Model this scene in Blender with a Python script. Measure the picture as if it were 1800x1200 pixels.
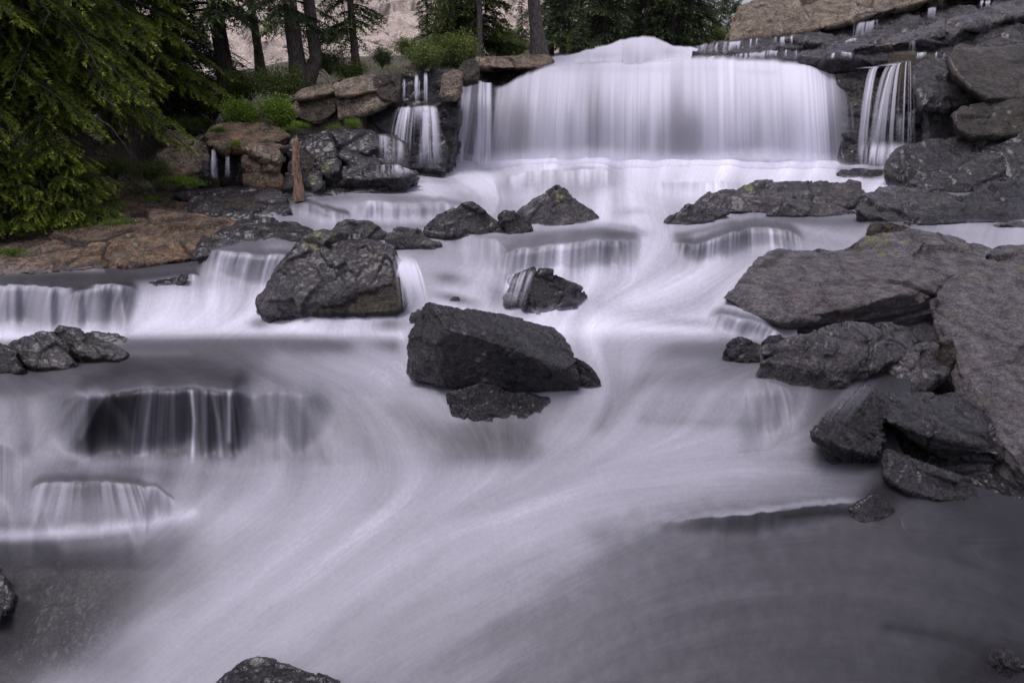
import bpy, math, random
import numpy as np
from mathutils import Vector, Matrix

for o in list(bpy.data.objects):
    bpy.data.objects.remove(o)
SC = bpy.context.scene
COL = SC.collection
R = math.radians

# ------------------------------------------------------------------ camera
F = 1150.0                       # focal length in pixels of an 1800 px wide frame
PITCH = 20.72
CZ = 4.0
CP, SP = math.cos(R(PITCH)), math.sin(R(PITCH))
cam_data = bpy.data.cameras.new("camera")
cam_data.sensor_width = 36.0
cam_data.lens = F * 36.0 / 1800.0
cam_data.clip_start = 0.05
cam_data.clip_end = 2000
cam = bpy.data.objects.new("camera", cam_data)
cam.location = (0, 0, CZ)
cam.rotation_euler = (R(90 - PITCH), 0, 0)
COL.objects.link(cam)
SC.camera = cam

# ------------------------------------------------------------------ world, sun
SUN_EL, SUN_AZ = 73, 255         # overcast: a broad weak sun high behind the camera
w = bpy.data.worlds.new("World")
SC.world = w
w.use_nodes = True
nt = w.node_tree
nt.nodes.clear()
sky = nt.nodes.new("ShaderNodeTexSky")
sky.sky_type = 'NISHITA'
sky.sun_disc = False
sky.sun_elevation = R(SUN_EL)
sky.sun_rotation = R(SUN_AZ)
sky.air_density = 1.0
sky.dust_density = 4.0
hs = nt.nodes.new("ShaderNodeHueSaturation")
hs.inputs['Saturation'].default_value = 0.22
tint = nt.nodes.new("ShaderNodeMix")
tint.data_type = 'RGBA'
tint.blend_type = 'MULTIPLY'
tint.inputs[0].default_value = 1.0
tint.inputs[7].default_value = (1.0, 0.95, 1.09, 1)
bg = nt.nodes.new("ShaderNodeBackground")
bg.inputs['Strength'].default_value = 0.115
wo = nt.nodes.new("ShaderNodeOutputWorld")
nt.links.new(sky.outputs[0], hs.inputs['Color'])
nt.links.new(hs.outputs[0], tint.inputs[6])
# an overcast sky is about three times brighter overhead than at the horizon
tcw = nt.nodes.new("ShaderNodeTexCoord"); sxw = nt.nodes.new("ShaderNodeSeparateXYZ"); mr = nt.nodes.new("ShaderNodeMapRange")
mr.inputs[1].default_value = 0.0; mr.inputs[2].default_value = 1.0; mr.inputs[3].default_value = 1.5; mr.inputs[4].default_value = 2.1
vm = nt.nodes.new("ShaderNodeVectorMath"); vm.operation = 'SCALE'
nt.links.new(tcw.outputs['Generated'], sxw.inputs[0]); nt.links.new(sxw.outputs[2], mr.inputs[0])
nt.links.new(tint.outputs[2], vm.inputs[0]); nt.links.new(mr.outputs[0], vm.inputs['Scale'])
nt.links.new(vm.outputs[0], bg.inputs[0])
nt.links.new(bg.outputs[0], wo.inputs[0])
sd = bpy.data.lights.new("sun", 'SUN')
sd.energy = 1.5
sd.angle = R(25)
sd.color = (1.0, 0.97, 0.95)
so = bpy.data.objects.new("sun", sd)
so.rotation_euler = (R(90 - SUN_EL), 0, R(180 - SUN_AZ) + math.pi)
COL.objects.link(so)
# direct the lamp explicitly: light travels from the sun's azimuth
az = R(SUN_AZ)
sdir = Vector((math.sin(az) * math.cos(R(SUN_EL)), math.cos(az) * math.cos(R(SUN_EL)), math.sin(R(SUN_EL))))
so.rotation_euler = sdir.to_track_quat('Z', 'Y').to_euler()
so.location = (0, -5, 30)
SC.view_settings.view_transform = 'Standard'
SC.view_settings.look = 'None'
SC.view_settings.gamma = 1.0
SC.view_settings.exposure = -0.2
SC.cycles.max_bounces = 8
SC.cycles.transparent_max_bounces = 24
SC.cycles.use_denoising = True

# ------------------------------------------------------------------ maths helpers
def unproj(px, py, Y):
    px = np.asarray(px, float); py = np.asarray(py, float); Y = np.asarray(Y, float)
    x = (px - 900) / F
    yc = -(py - 600) / F
    dY = CP + yc * SP
    dZ = -SP + yc * CP
    k = Y / dY
    return np.stack([x * k, Y + 0 * k, CZ + dZ * k], -1)

def proj(P):
    d = P - np.array([0, 0, CZ])
    f = d[..., 1] * CP - d[..., 2] * SP
    u = d[..., 1] * SP + d[..., 2] * CP
    f = np.maximum(f, 1e-3)
    return 900 + F * d[..., 0] / f, 600 - F * u / f

def h3(i, j, k, s):
    n = (i.astype(np.int64) * 374761393 + j.astype(np.int64) * 668265263 + k.astype(np.int64) * 2147483647 + s * 1274126177) & 0xffffffff
    n = ((n ^ (n >> 13)) * 1274126177) & 0xffffffff
    n = ((n ^ (n >> 16)) * 2246822519) & 0xffffffff
    return (n ^ (n >> 15)) & 0xffffffff

def vnoise(p, seed=0):
    """gradient noise, about -0.7..0.7"""
    i = np.floor(p).astype(np.int64)
    f = p - i
    u = f * f * f * (f * (f * 6 - 15) + 10)
    out = np.zeros(len(p))
    for dx in (0, 1):
        wx = u[:, 0] if dx else 1 - u[:, 0]
        for dy in (0, 1):
            wy = u[:, 1] if dy else 1 - u[:, 1]
            for dz in (0, 1):
                wz = u[:, 2] if dz else 1 - u[:, 2]
                h = h3(i[:, 0] + dx, i[:, 1] + dy, i[:, 2] + dz, seed)
                gx = ((h & 255) / 127.5 - 1)
                gy = (((h >> 8) & 255) / 127.5 - 1)
                gz = (((h >> 16) & 255) / 127.5 - 1)
                out += wx * wy * wz * (gx * (f[:, 0] - dx) + gy * (f[:, 1] - dy) + gz * (f[:, 2] - dz))
    return out

def fbm(p, octv=4, seed=0, gain=0.5, ridged=False):
    a = 1.0; s = np.zeros(len(p)); q = p.copy()
    for o in range(octv):
        n = vnoise(q, seed + o * 17)
        if ridged:
            n = 0.5 - np.abs(n) * 1.6
        s += a * n
        a *= gain; q = q * 2.03 + 11.3
    return s

def chisel(p, seed=0):
    """piecewise planar cells: flat chipped facets; returns (height, distance to cell edge)"""
    i = np.floor(p).astype(np.int64)
    bd = np.full(len(p), 9.0); b2 = np.full(len(p), 9.0)
    bh = np.zeros(len(p))
    for dx in (-1, 0, 1):
        for dy in (-1, 0, 1):
            for dz in (-1, 0, 1):
                c0, c1, c2 = i[:, 0] + dx, i[:, 1] + dy, i[:, 2] + dz
                h = h3(c0, c1, c2, seed)
                fx = c0 + ((h & 1023) / 1023.0) - p[:, 0]
                fy = c1 + (((h >> 10) & 1023) / 1023.0) - p[:, 1]
                fz = c2 + (((h >> 20) & 1023) / 1023.0) - p[:, 2]
                d = fx * fx + fy * fy + fz * fz
                g = h3(c0, c1, c2, seed + 5)
                hh = (((g & 255) / 127.5 - 1) * fx + (((g >> 8) & 255) / 127.5 - 1) * fy + (((g >> 16) & 255) / 127.5 - 1) * fz
                      + ((g >> 24) / 255.0 - 0.5) * 0.7)
                m = d < bd
                b2 = np.where(m, bd, np.minimum(b2, d))
                bh = np.where(m, hh, bh)
                bd = np.where(m, d, bd)
    return bh, np.sqrt(b2) - np.sqrt(bd)

def sstep(a, b, x):
    t = np.clip((x - a) / (b - a + 1e-9), 0, 1)
    return t * t * (3 - 2 * t)

# ------------------------------------------------------------------ mesh helpers
def mesh_arrays(name, V, faces, attrs=None, smooth=True):
    """faces: (n,k) int array or list of such arrays"""
    if not isinstance(faces, list):
        faces = [faces]
    me = bpy.data.meshes.new(name)
    V = np.asarray(V, np.float32)
    me.vertices.add(len(V))
    me.vertices.foreach_set("co", V.ravel())
    tot = sum(f.size for f in faces)
    npol = sum(len(f) for f in faces)
    me.loops.add(tot)
    me.loops.foreach_set("vertex_index", np.concatenate([f.ravel() for f in faces]).astype(np.int32))
    me.polygons.add(npol)
    st = []; c = 0
    for f in faces:
        st.append(c + np.arange(len(f)) * f.shape[1]); c += f.size
    me.polygons.foreach_set("loop_start", np.concatenate(st).astype(np.int32))
    if smooth:
        me.polygons.foreach_set("use_smooth", np.ones(npol, bool))
    for k, a in (attrs or {}).items():
        at = me.attributes.new(k, 'FLOAT', 'POINT')
        at.data.foreach_set("value", np.asarray(a, np.float32).ravel())
    me.update(calc_edges=True)
    me.validate()
    return me

def link(name, me, mat=None, parent=None, loc=None):
    o = bpy.data.objects.new(name, me)
    if mat is not None:
        me.materials.append(mat)
    COL.objects.link(o)
    if parent is not None:
        o.parent = parent
    if loc is not None:
        o.location = loc
    return o

def tag(o, label=None, cat=None, group=None, kind=None):
    if label: o['label'] = label
    if cat: o['category'] = cat
    if group: o['group'] = group
    if kind: o['kind'] = kind
    return o

def empty(name, loc):
    o = bpy.data.objects.new(name, None)
    o.location = loc
    o.empty_display_size = 0.2
    COL.objects.link(o)
    return o

def grid_faces(nr, nc, keep=None):
    a = np.arange(nr * nc).reshape(nr, nc)
    f = np.stack([a[:-1, :-1], a[1:, :-1], a[1:, 1:], a[:-1, 1:]], -1)
    if keep is not None:
        f = f[keep]
    return f.reshape(-1, 4)

def tube(pts, rad, sides=7):
    """tapered tube along pts -> verts, quads"""
    pts = np.asarray(pts, float); n = len(pts)
    rad = np.broadcast_to(rad, (n,))
    T = np.gradient(pts, axis=0)
    T /= np.linalg.norm(T, axis=1)[:, None] + 1e-9
    ref = np.array([0.31, 0.87, 0.1]) if abs(T[0, 2]) > .7 else np.array([0, 0, 1.0])
    A = np.cross(T, ref); A /= np.linalg.norm(A, axis=1)[:, None] + 1e-9
    B = np.cross(T, A)
    th = np.linspace(0, 2 * np.pi, sides, endpoint=False)
    V = pts[:, None] + rad[:, None, None] * (A[:, None] * np.cos(th)[None, :, None] + B[:, None] * np.sin(th)[None, :, None])
    idx = np.arange(n * sides).reshape(n, sides)
    q = np.stack([idx[:-1], np.roll(idx[:-1], -1, 1), np.roll(idx[1:], -1, 1), idx[1:]], -1).reshape(-1, 4)
    return V.reshape(-1, 3), q

class Acc:
    def __init__(s): s.V = []; s.F = []; s.n = 0; s.A = []
    def add(s, V, Fc, a=0.0):
        s.V.append(V); s.F.append(Fc + s.n); s.n += len(V)
        s.A.append(np.broadcast_to(a, (len(V),)).astype(float))
    def mesh(s, name, attr='tint', smooth=True):
        by = {}
        for f in s.F: by.setdefault(f.shape[1], []).append(f)
        return mesh_arrays(name, np.concatenate(s.V), [np.concatenate(v) for v in by.values()], {attr: np.concatenate(s.A)}, smooth)

# ------------------------------------------------------------------ materials
def newmat(name):
    m = bpy.data.materials.new(name)
    m.use_nodes = True
    m.node_tree.nodes.clear()
    return m, m.node_tree.nodes, m.node_tree.links

class N:
    """tiny node helper"""
    def __init__(s, name):
        s.m, s.n, s.l = newmat(name)
        s.tc = s.n.new("ShaderNodeTexCoord").outputs['Object']
    def link(s, a, b):
        if isinstance(a, bpy.types.NodeSocket): s.l.new(a, b)
        else: b.default_value = a
    def noise(s, scale, detail=6, rough=0.6, vec=None, dist=0.0):
        t = s.n.new("ShaderNodeTexNoise")
        t.inputs['Scale'].default_value = scale; t.inputs['Detail'].default_value = detail
        t.inputs['Roughness'].default_value = rough; t.inputs['Distortion'].default_value = dist
        s.l.new(vec or s.tc, t.inputs['Vector'])
        return t.outputs['Fac']
    def voro(s, scale, feature='F1', vec=None, out='Distance'):
        t = s.n.new("ShaderNodeTexVoronoi"); t.feature = feature
        t.inputs['Scale'].default_value = scale
        s.l.new(vec or s.tc, t.inputs['Vector'])
        return t.outputs[out]
    def mapv(s, sc=(1, 1, 1), rot=(0, 0, 0), vec=None):
        t = s.n.new("ShaderNodeMapping")
        t.inputs['Scale'].default_value = sc; t.inputs['Rotation'].default_value = rot
        s.l.new(vec or s.tc, t.inputs['Vector'])
        return t.outputs[0]
    def ramp(s, v, a, b, fa=0.0, fb=1.0):
        t = s.n.new("ShaderNodeMapRange"); t.interpolation_type = 'SMOOTHSTEP'
        s.link(v, t.inputs[0]); t.inputs[1].default_value = a; t.inputs[2].default_value = b
        t.inputs[3].default_value = fa; t.inputs[4].default_value = fb
        return t.outputs[0]
    def mix(s, f, a, b):
        t = s.n.new("ShaderNodeMix"); t.data_type = 'RGBA'
        s.link(f, t.inputs[0])
        for q, k in ((a, 6), (b, 7)):
            if isinstance(q, tuple): t.inputs[k].default_value = (*q[:3], 1)
            else: s.l.new(q, t.inputs[k])
        return t.outputs[2]
    def math(s, op, a, b=0.0, c=0.0):
        t = s.n.new("ShaderNodeMath"); t.operation = op
        s.link(a, t.inputs[0]); s.link(b, t.inputs[1]); s.link(c, t.inputs[2])
        return t.outputs[0]
    def attr(s, name):
        t = s.n.new("ShaderNodeAttribute"); t.attribute_name = name
        return t.outputs['Fac']
    def normal(s):
        return s.n.new("ShaderNodeNewGeometry").outputs['Normal']
    def sepz(s, v):
        t = s.n.new("ShaderNodeSeparateXYZ"); s.l.new(v, t.inputs[0]); return t.outputs[2]
    def bump(s, h, strength, dist, nrm=None):
        t = s.n.new("ShaderNodeBump"); t.inputs['Strength'].default_value = strength
        t.inputs['Distance'].default_value = dist
        s.l.new(h, t.inputs['Height'])
        if nrm is not None: s.l.new(nrm, t.inputs['Normal'])
        return t.outputs[0]
    def bsdf(s, col, rough, nrm=None, spec=0.5, out=True):
        t = s.n.new("ShaderNodeBsdfPrincipled")
        if isinstance(col, tuple): t.inputs['Base Color'].default_value = (*col[:3], 1)
        else: s.l.new(col, t.inputs['Base Color'])
        s.link(rough, t.inputs['Roughness']); t.inputs['Specular IOR Level'].default_value = spec
        if nrm is not None: s.l.new(nrm, t.inputs['Normal'])
        if out: s.out(t.outputs[0])
        return t.outputs[0]
    def out(s, sh):
        o = s.n.new("ShaderNodeOutputMaterial"); s.l.new(sh, o.inputs[0])

FOAM = (0.785, 0.775, 0.88)

def rock_mat(name, dark, light, rust=(0.12, 0.06, 0.035), rust_amt=0.25, lich=0.0, lcol=(0.22, 0.24, 0.09),
             spots=0.3, rough=(0.35, 0.65), sc=1.0, bump=1.0, strata=None, moss=0.0, coat=0.0, lpair=((0.13, 0.135, 0.06), (0.40, 0.40, 0.17))):
    s = N(name)
    big = s.noise(1.1 * sc, 5, 0.6, dist=0.6)
    mid = s.noise(5.5 * sc, 6, 0.7)
    fine = s.noise(38 * sc, 4, 0.7)
    grain = s.noise(30 * sc, 5, 0.8, vec=(s.mapv(strata[0], strata[1]) if strata else None))
    f = s.math('ADD', s.math('MULTIPLY', mid, 0.38), s.math('MULTIPLY', grain, 0.62))
    col = s.mix(s.ramp(f, 0.425, 0.585), dark, light)
    rm = s.math('MULTIPLY', s.ramp(big, 0.52, 0.66), s.ramp(s.noise(9 * sc, 5, 0.7), 0.35, 0.65))
    col = s.mix(s.math('MULTIPLY', rm, rust_amt), col, rust)
    # dark water stains
    st = s.noise(2.3 * sc, 4, 0.6, vec=s.mapv((1, 1, 0.25)))
    col = s.mix(s.ramp(st, 0.5, 0.72, 0, 0.55), col, tuple(c * 0.45 for c in dark))
    if moss > 0:
        mm = s.math('MULTIPLY', s.ramp(s.noise(3.1, 6, 0.7), 0.56, 0.68), moss)
        col = s.mix(mm, col, (0.045, 0.055, 0.012))
    # small crustose lichen discs
    if spots > 0:
        v = s.voro(13 * sc)
        r = s.voro(13 * sc, out='Color')
        sx = s.n.new("ShaderNodeSeparateXYZ"); s.l.new(r, sx.inputs[0])
        vv = s.math('ADD', v, s.math('MULTIPLY', fine, 0.16))
        lim = s.math('MULTIPLY', s.ramp(sx.outputs[0], 1 - 0.42 * spots, 1.0), 0.34)
        sm = s.math('MULTIPLY', s.ramp(s.math('SUBTRACT', lim, vv), -0.02, 0.05), s.ramp(mid, 0.42, 0.56))
        col = s.mix(s.math('MULTIPLY', sm, 0.8), col, s.mix(sx.outputs[1], (0.30, 0.28, 0.25), (0.24, 0.25, 0.13)))
    if lich > 0:
        lm = s.math('MULTIPLY', s.ramp(s.noise(2.0 * sc, 3, 0.5), 0.55, 0.66), s.ramp(s.noise(20 * sc, 5, 0.75), 0.48, 0.56))
        col = s.mix(s.math('MULTIPLY', lm, lich), col, lcol)
    # one painted-on colony of bright lichen where the rock carries it
    la = s.ramp(s.math('ADD', s.attr('lichen'), s.math('MULTIPLY', s.math('SUBTRACT', s.noise(16 * sc, 7, 0.85), 0.5), 2.6)), 0.48, 0.66, 0, .85)
    la = s.math('MULTIPLY', la, s.ramp(s.attr('lichen'), 0.05, 0.25))
    col = s.mix(la, col, s.mix(s.ramp(fine, .35, .65), *lpair))
    # fresh clean angle: worn edges slightly lighter, cracks darker
    col = s.mix(s.ramp(s.attr('crack'), 0.0, 1.0, 0, 0.8), col, tuple(c * 0.3 for c in dark))
    v1 = s.mapv(strata[0], strata[1]) if strata else s.tc
    h = s.math('ADD', s.math('MULTIPLY', s.noise(11 * sc, 8, 0.72, vec=v1), 1.0), s.math('MULTIPLY', s.noise(45 * sc, 5, 0.7, vec=v1), 0.35))
    h = s.math('ADD', h, s.math('MULTIPLY', s.ramp(s.noise(4 * sc, 7, .8, vec=s.mapv((1, 1, 2.2), vec=v1), dist=1.2), .44, .52), 0.30))
    h = s.math('ADD', h, s.math('MULTIPLY', s.voro(19 * sc, vec=v1), 0.22))
    nrm = s.bump(h, 1.0, 0.10 / sc * bump)
    ro = s.ramp(s.math('ADD', s.math('MULTIPLY', s.noise(3.5 * sc, 5, 0.6), .6), s.math('MULTIPLY', s.noise(60 * sc, 3, .7), .4)), 0.38, 0.62, rough[0], rough[1])
    # a thin film of white water where the stream washes over the foot
    film = s.attr('film')
    colf = s.mix(film, col, FOAM)
    b = s.bsdf(colf, ro, nrm, 0.6)
    pb = b.node; pb.inputs['Coat Weight'].default_value = coat; pb.inputs['Coat Roughness'].default_value = 0.22
    return s.m

def water_mat(name, veil=False):
    s = N(name)
    foam = s.attr('foam')
    dark = (0.014, 0.013, 0.016)
    n = s.noise(26, 4, 0.6)
    fm = s.math('MULTIPLY', foam, s.ramp(n, 0.3, 0.7, 0.97, 1.03))
    d = s.bsdf(dark, 0.48, s.bump(s.noise(5, 3, 0.5), 0.25, 0.05), 0.3, out=False)
    f = s.bsdf(FOAM, 0.75, None, 0.25, out=False)
    mx = s.n.new("ShaderNodeMixShader"); s.l.new(fm, mx.inputs[0]); s.l.new(d, mx.inputs[1]); s.l.new(f, mx.inputs[2])
    tr = s.n.new("ShaderNodeBsdfTransparent")
    m2 = s.n.new("ShaderNodeMixShader"); s.l.new(s.attr('alpha'), m2.inputs[0])
    s.l.new(tr.outputs[0], m2.inputs[1]); s.l.new((f if veil else mx.outputs[0]), m2.inputs[2])
    s.out(m2.outputs[0])
    return s.m
# ------------------------------------------------------------------ the stream: one relief sheet
GX0, GX1, GY0, GY1, GS = -100.0, 1900.0, 270.0, 1340.0, 1.5
gx = np.arange(GX0, GX1 + 1, GS); gy = np.arange(GY0, GY1 + 1, GS)
PX, PY = np.meshgrid(gx, gy)
rs = np.random.RandomState(7)

def smooth2(a, r, it=2):
    for _ in range(it):
        for ax in (0, 1):
            p = np.pad(a, [(r, r) if k == ax else (0, 0) for k in (0, 1)], mode='edge')
            c = np.cumsum(p, axis=ax)
            z = np.zeros_like(np.take(c, [0], axis=ax))
            c = np.concatenate([z, c], ax)
            n = a.shape[ax]; k = 2 * r + 1
            a = (np.take(c, range(k, k + n), axis=ax) - np.take(c, range(0, n), axis=ax)) / k
    return a

# water tone, foam with light and shade mixed in, read off by eye on a coarse lattice (grey of the photo, 0..255)
rows = [290, 330, 380, 430, 480, 530, 575, 610, 660, 720, 780, 840, 900, 960, 1040, 1120, 1200, 1340]
tab = """
60 60 60 60 60 60 90 170 200 205 208 212 214 218 212 200 120 80 60
60 60 60 60 70 110 165 192 200 192 178 202 208 205 205 205 195 110 80
60 60 60 60 80 150 165 178 155 172 192 200 180 130 120 130 110 105 120
60 60 85 95 110 135 150 135 160 172 182 190 182 172 160 150 150 168 168
98 88 84 100 150 172 155 178 180 186 190 194 190 188 180 170 170 170 170
165 165 165 192 205 200 192 186 190 192 196 196 190 178 150 150 150 150 150
200 190 200 212 212 208 198 188 190 196 206 206 192 196 180 100 100 100 100
100 94 94 92 98 120 148 168 182 190 186 168 122 105 75 60 60 60 60
92 84 82 82 88 132 168 180 162 150 166 162 132 128 115 60 50 50 50
140 125 95 70 100 132 135 152 132 120 142 152 146 152 130 55 35 30 30
152 142 125 105 112 128 142 142 104 92 152 167 167 162 130 70 35 25 25
148 118 115 130 142 160 166 166 166 166 167 167 166 158 142 105 45 25 20
152 146 152 160 166 167 169 169 170 170 166 147 130 120 105 92 66 45 30
78 85 98 120 158 167 167 166 166 163 150 116 98 92 88 82 74 62 50
52 60 80 118 156 162 157 156 150 141 122 106 98 94 90 86 80 70 60
55 62 108 150 162 157 152 147 137 122 111 101 93 89 85 81 76 68 62
66 118 150 162 160 152 147 140 130 119 106 96 89 84 80 76 68 58 58
110 150 160 162 160 150 145 138 128 118 106 96 89 84 80 76 68 58 58"""
T = np.array([[float(v) for v in l.split()] for l in tab.strip().splitlines()])
tx = np.interp(gx, np.arange(19) * 100.0, np.arange(19)); ty = np.interp(gy, rows, np.arange(len(rows)))
i0 = np.clip(tx.astype(int), 0, 17); fx = tx - i0; j0 = np.clip(ty.astype(int), 0, len(rows) - 2); fy = ty - j0
fx = fx * fx * (3 - 2 * fx); fy = fy * fy * (3 - 2 * fy)
VAL = ((T[j0][:, i0] * (1 - fx) + T[j0][:, i0 + 1] * fx) * (1 - fy)[:, None]
       + (T[j0 + 1][:, i0] * (1 - fx) + T[j0 + 1][:, i0 + 1] * fx) * fy[:, None])
VAL = smooth2(VAL, 7, 2)
FX = np.zeros_like(VAL); FY = np.ones_like(VAL)          # flow direction (picture axes)
FLAT = np.ones_like(VAL)                                  # 1 flat .. 0 falling
CON = np.full_like(VAL, 0.35)                             # streak contrast

def dab(cx, cy, rx, ry, ang=0, val=None, op=1.0, con=None, flat=None, soft=1.0):
    global VAL, CON, FLAT
    c, s_ = math.cos(R(ang)), math.sin(R(ang))
    dx, dy = PX - cx, PY - cy
    u = (dx * c + dy * s_) / rx; v = (-dx * s_ + dy * c) / ry
    m = np.exp(-(u * u + v * v) ** (1.0 / soft) * 1.2) * op
    if val is not None: VAL = VAL * (1 - m) + val * m
    if con is not None: CON = CON * (1 - m) + con * m
    if flat is not None: FLAT = FLAT * (1 - m) + flat * m

def pline_d(pts):
    best = np.full(PX.shape, 1e9); tan = [np.zeros(PX.shape), np.zeros(PX.shape)]; side = np.zeros(PX.shape)
    for (x0, y0), (x1, y1) in zip(pts[:-1], pts[1:]):
        ex, ey = x1 - x0, y1 - y0; L = ex * ex + ey * ey
        t = np.clip(((PX - x0) * ex + (PY - y0) * ey) / L, 0, 1)
        d = np.hypot(PX - x0 - t * ex, PY - y0 - t * ey)
        m = d < best
        best = np.where(m, d, best); l = math.sqrt(L)
        tan[0] = np.where(m, ex / l, tan[0]); tan[1] = np.where(m, ey / l, tan[1])
    return best, tan

def stroke(pts, wd, val=None, op=1.0, con=None, flow=0.0, flat=None):
    """a soft brush along a polyline; flow > 0 also combs the flow along it"""
    global VAL, CON, FX, FY, FLAT
    d, t = pline_d(pts)
    m = np.exp(-(d / wd) ** 2) * op
    if val is not None: VAL = VAL * (1 - m) + val * m
    if con is not None: CON = CON * (1 - m) + con * m
    if flat is not None: FLAT = FLAT * (1 - m) + flat * m
    if flow > 0:
        m = np.exp(-(d / flow) ** 2)
        FX = FX * (1 - m) + t[0] * m; FY = FY * (1 - m) + t[1] * m

# ---- flow directions, broad first: the foreground fans out
_a = np.interp(PX, [-100, 300, 600, 900, 1100, 1300, 1550, 1900], [-50, -52, -55, -60, -66, -80, -100, -118]) * (math.pi / 180)
_m = sstep(770, 900, PY)
FX = np.sin(_a) * _m; FY = np.cos(_a) * _m + (1 - _m)
for pts, wd in [
    ([(1150, 900), (1350, 890), (1560, 900), (1900, 960)], 45),
    ([(1700, 720), (1500, 790), (1250, 800), (1000, 830)], 60),
    ([(1560, 850), (1300, 830), (1050, 850), (860, 900)], 60),
    ([(-60, 605), (300, 608), (700, 605)], 26),
    ([(130, 665), (300, 630), (520, 640)], 30),
    ([(60, 690), (-20, 720), (-90, 780)], 60),
    ([(150, 680), (90, 760), (60, 830)], 40),
    ([(-100, 700), (60, 690), (150, 655), (220, 640)], 25),
    ([(360, 635), (520, 640), (620, 690), (690, 790)], 50),
    ([(450, 605), (620, 640), (720, 700), (800, 780)], 40),
    ([(560, 600), (680, 620), (760, 690), (850, 780)], 30),
    ([(420, 660), (500, 720), (540, 820)], 40),
    ([(-60, 490), (150, 480), (400, 450), (520, 425)], 18),
    ([(560, 380), (700, 340), (900, 310)], 25),
    ([(500, 560), (380, 575), (240, 580)], 30),
    ([(520, 585), (300, 590), (-60, 592)], 12),
    ([(900, 400), (780, 425), (700, 450), (740, 500), (720, 560)], 30),
    ([(1150, 400), (980, 410), (860, 430), (760, 440)], 16),
    ([(860, 440), (740, 480), (640, 560), (500, 590)], 22),
    ([(1100, 385), (1230, 385), (1340, 392), (1500, 395), (1600, 398)], 16),
    ([(1500, 420), (1350, 440), (1200, 470), (1060, 530), (1000, 600)], 40),
    ([(1300, 470), (1180, 530), (1050, 560), (930, 580)], 35),
    ([(1240, 570), (1080, 570), (1020, 590), (1080, 660)], 25),
    ([(1340, 600), (1200, 600), (1080, 590)], 16),
    ([(1010, 590), (1060, 650), (1080, 720), (1000, 780)], 35),
    ([(1330, 650), (1180, 650), (1110, 700), (1060, 780)], 35),
    ([(900, 560), (830, 530), (760, 515)], 15),
    ([(1900, 400), (1700, 400), (1600, 405)], 14),
    ([(1650, 380), (1540, 330), (1450, 325)], 10),
    ([(1700, 335), (1500, 320), (1300, 305), (1150, 300)], 16),
    ([(600, 340), (760, 318), (900, 300)], 12),
]: stroke(pts, 1, None, 0, flow=wd)

FX = smooth2(FX, 22, 2); FY = smooth2(FY, 22, 2)
# ---- broad tonal shapes
stroke([(-60, 590), (250, 588), (520, 583), (700, 590)], 12, 222, .8, con=.15)
stroke([(250, 540), (330, 520), (450, 530)], 45, 205, .6, con=.2)
dab(640, 575, 60, 14, 0, 190, .6)
dab(455, 568, 18, 9, 0, 110, .6); dab(685, 570, 26, 12, 0, 105, .75)
stroke([(230, 606), (420, 603), (690, 608)], 16, 92, .75, con=.25)
stroke([(150, 664), (230, 650), (340, 650), (420, 668)], 19, 54, .95, con=.3)
stroke([(110, 664), (160, 645), (240, 632)], 7, 62, .7)
stroke([(60, 668), (120, 640), (210, 622), (330, 620)], 6, 112, .6)
stroke([(-60, 680), (60, 668), (170, 640)], 22, 95, .8)
stroke([(20, 660), (130, 650)], 14, 80, .7)
stroke([(500, 640), (620, 680), (690, 760)], 30, 148, .5, con=.3)
stroke([(640, 615), (710, 670), (800, 720)], 28, 178, .6)
stroke([(560, 700), (640, 790)], 35, 118, .4)
stroke([(700, 720), (790, 790)], 22, 118, .6)
dab(520, 740, 60, 30, 35, 118, .5)
stroke([(430, 800), (520, 830), (640, 830), (760, 790)], 30, 158, .5)
dab(210, 780, 90, 18, 15, 128, .6, con=.3); dab(180, 812, 110, 14, 8, 88, .75, con=.2)
stroke([(-60, 940), (80, 940), (220, 925), (330, 905)], 14, 178, .7, con=.1)
dab(120, 1040, 170, 85, -10, 62, .85, con=.3); dab(20, 1010, 60, 60, 0, 56, .8)
dab(300, 1000, 50, 60, 30, 115, .4)
stroke([(30, 1290), (200, 1150), (400, 1060), (640, 960)], 60, 178, .65)
stroke([(500, 1120), (700, 1010), (900, 930)], 50, 172, .5)
stroke([(760, 1060), (600, 1150)], 26, 135, .35); stroke([(980, 960), (860, 1040), (760, 1110)], 30, 158, .4)
stroke([(1020, 930), (1120, 955), (1230, 960)], 22, 120, .55)
stroke([(930, 945), (1010, 935)], 26, 176, .6)
dab(1000, 870, 150, 60, 0, 172, .5)
dab(1180, 780, 170, 35, 0, 174, .55, con=.25)
dab(1230, 705, 110, 26, 0, 150, .6); dab(1200, 660, 120, 16, -6, 122, .6)
dab(1290, 622, 90, 22, 0, 92, .75)
dab(1060, 730, 60, 30, 20, 160, .5); dab(1010, 770, 60, 20, 10, 172, .5)
dab(860, 770, 80, 30, 0, 78, .6)
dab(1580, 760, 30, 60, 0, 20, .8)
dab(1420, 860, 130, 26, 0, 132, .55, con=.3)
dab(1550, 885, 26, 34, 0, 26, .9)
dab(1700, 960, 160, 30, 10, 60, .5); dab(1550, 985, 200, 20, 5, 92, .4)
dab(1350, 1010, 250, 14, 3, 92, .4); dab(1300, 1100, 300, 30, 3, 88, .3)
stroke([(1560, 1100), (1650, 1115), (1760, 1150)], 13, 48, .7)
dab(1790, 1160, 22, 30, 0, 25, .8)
dab(960, 1180, 60, 30, 0, 130, .2)
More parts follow.
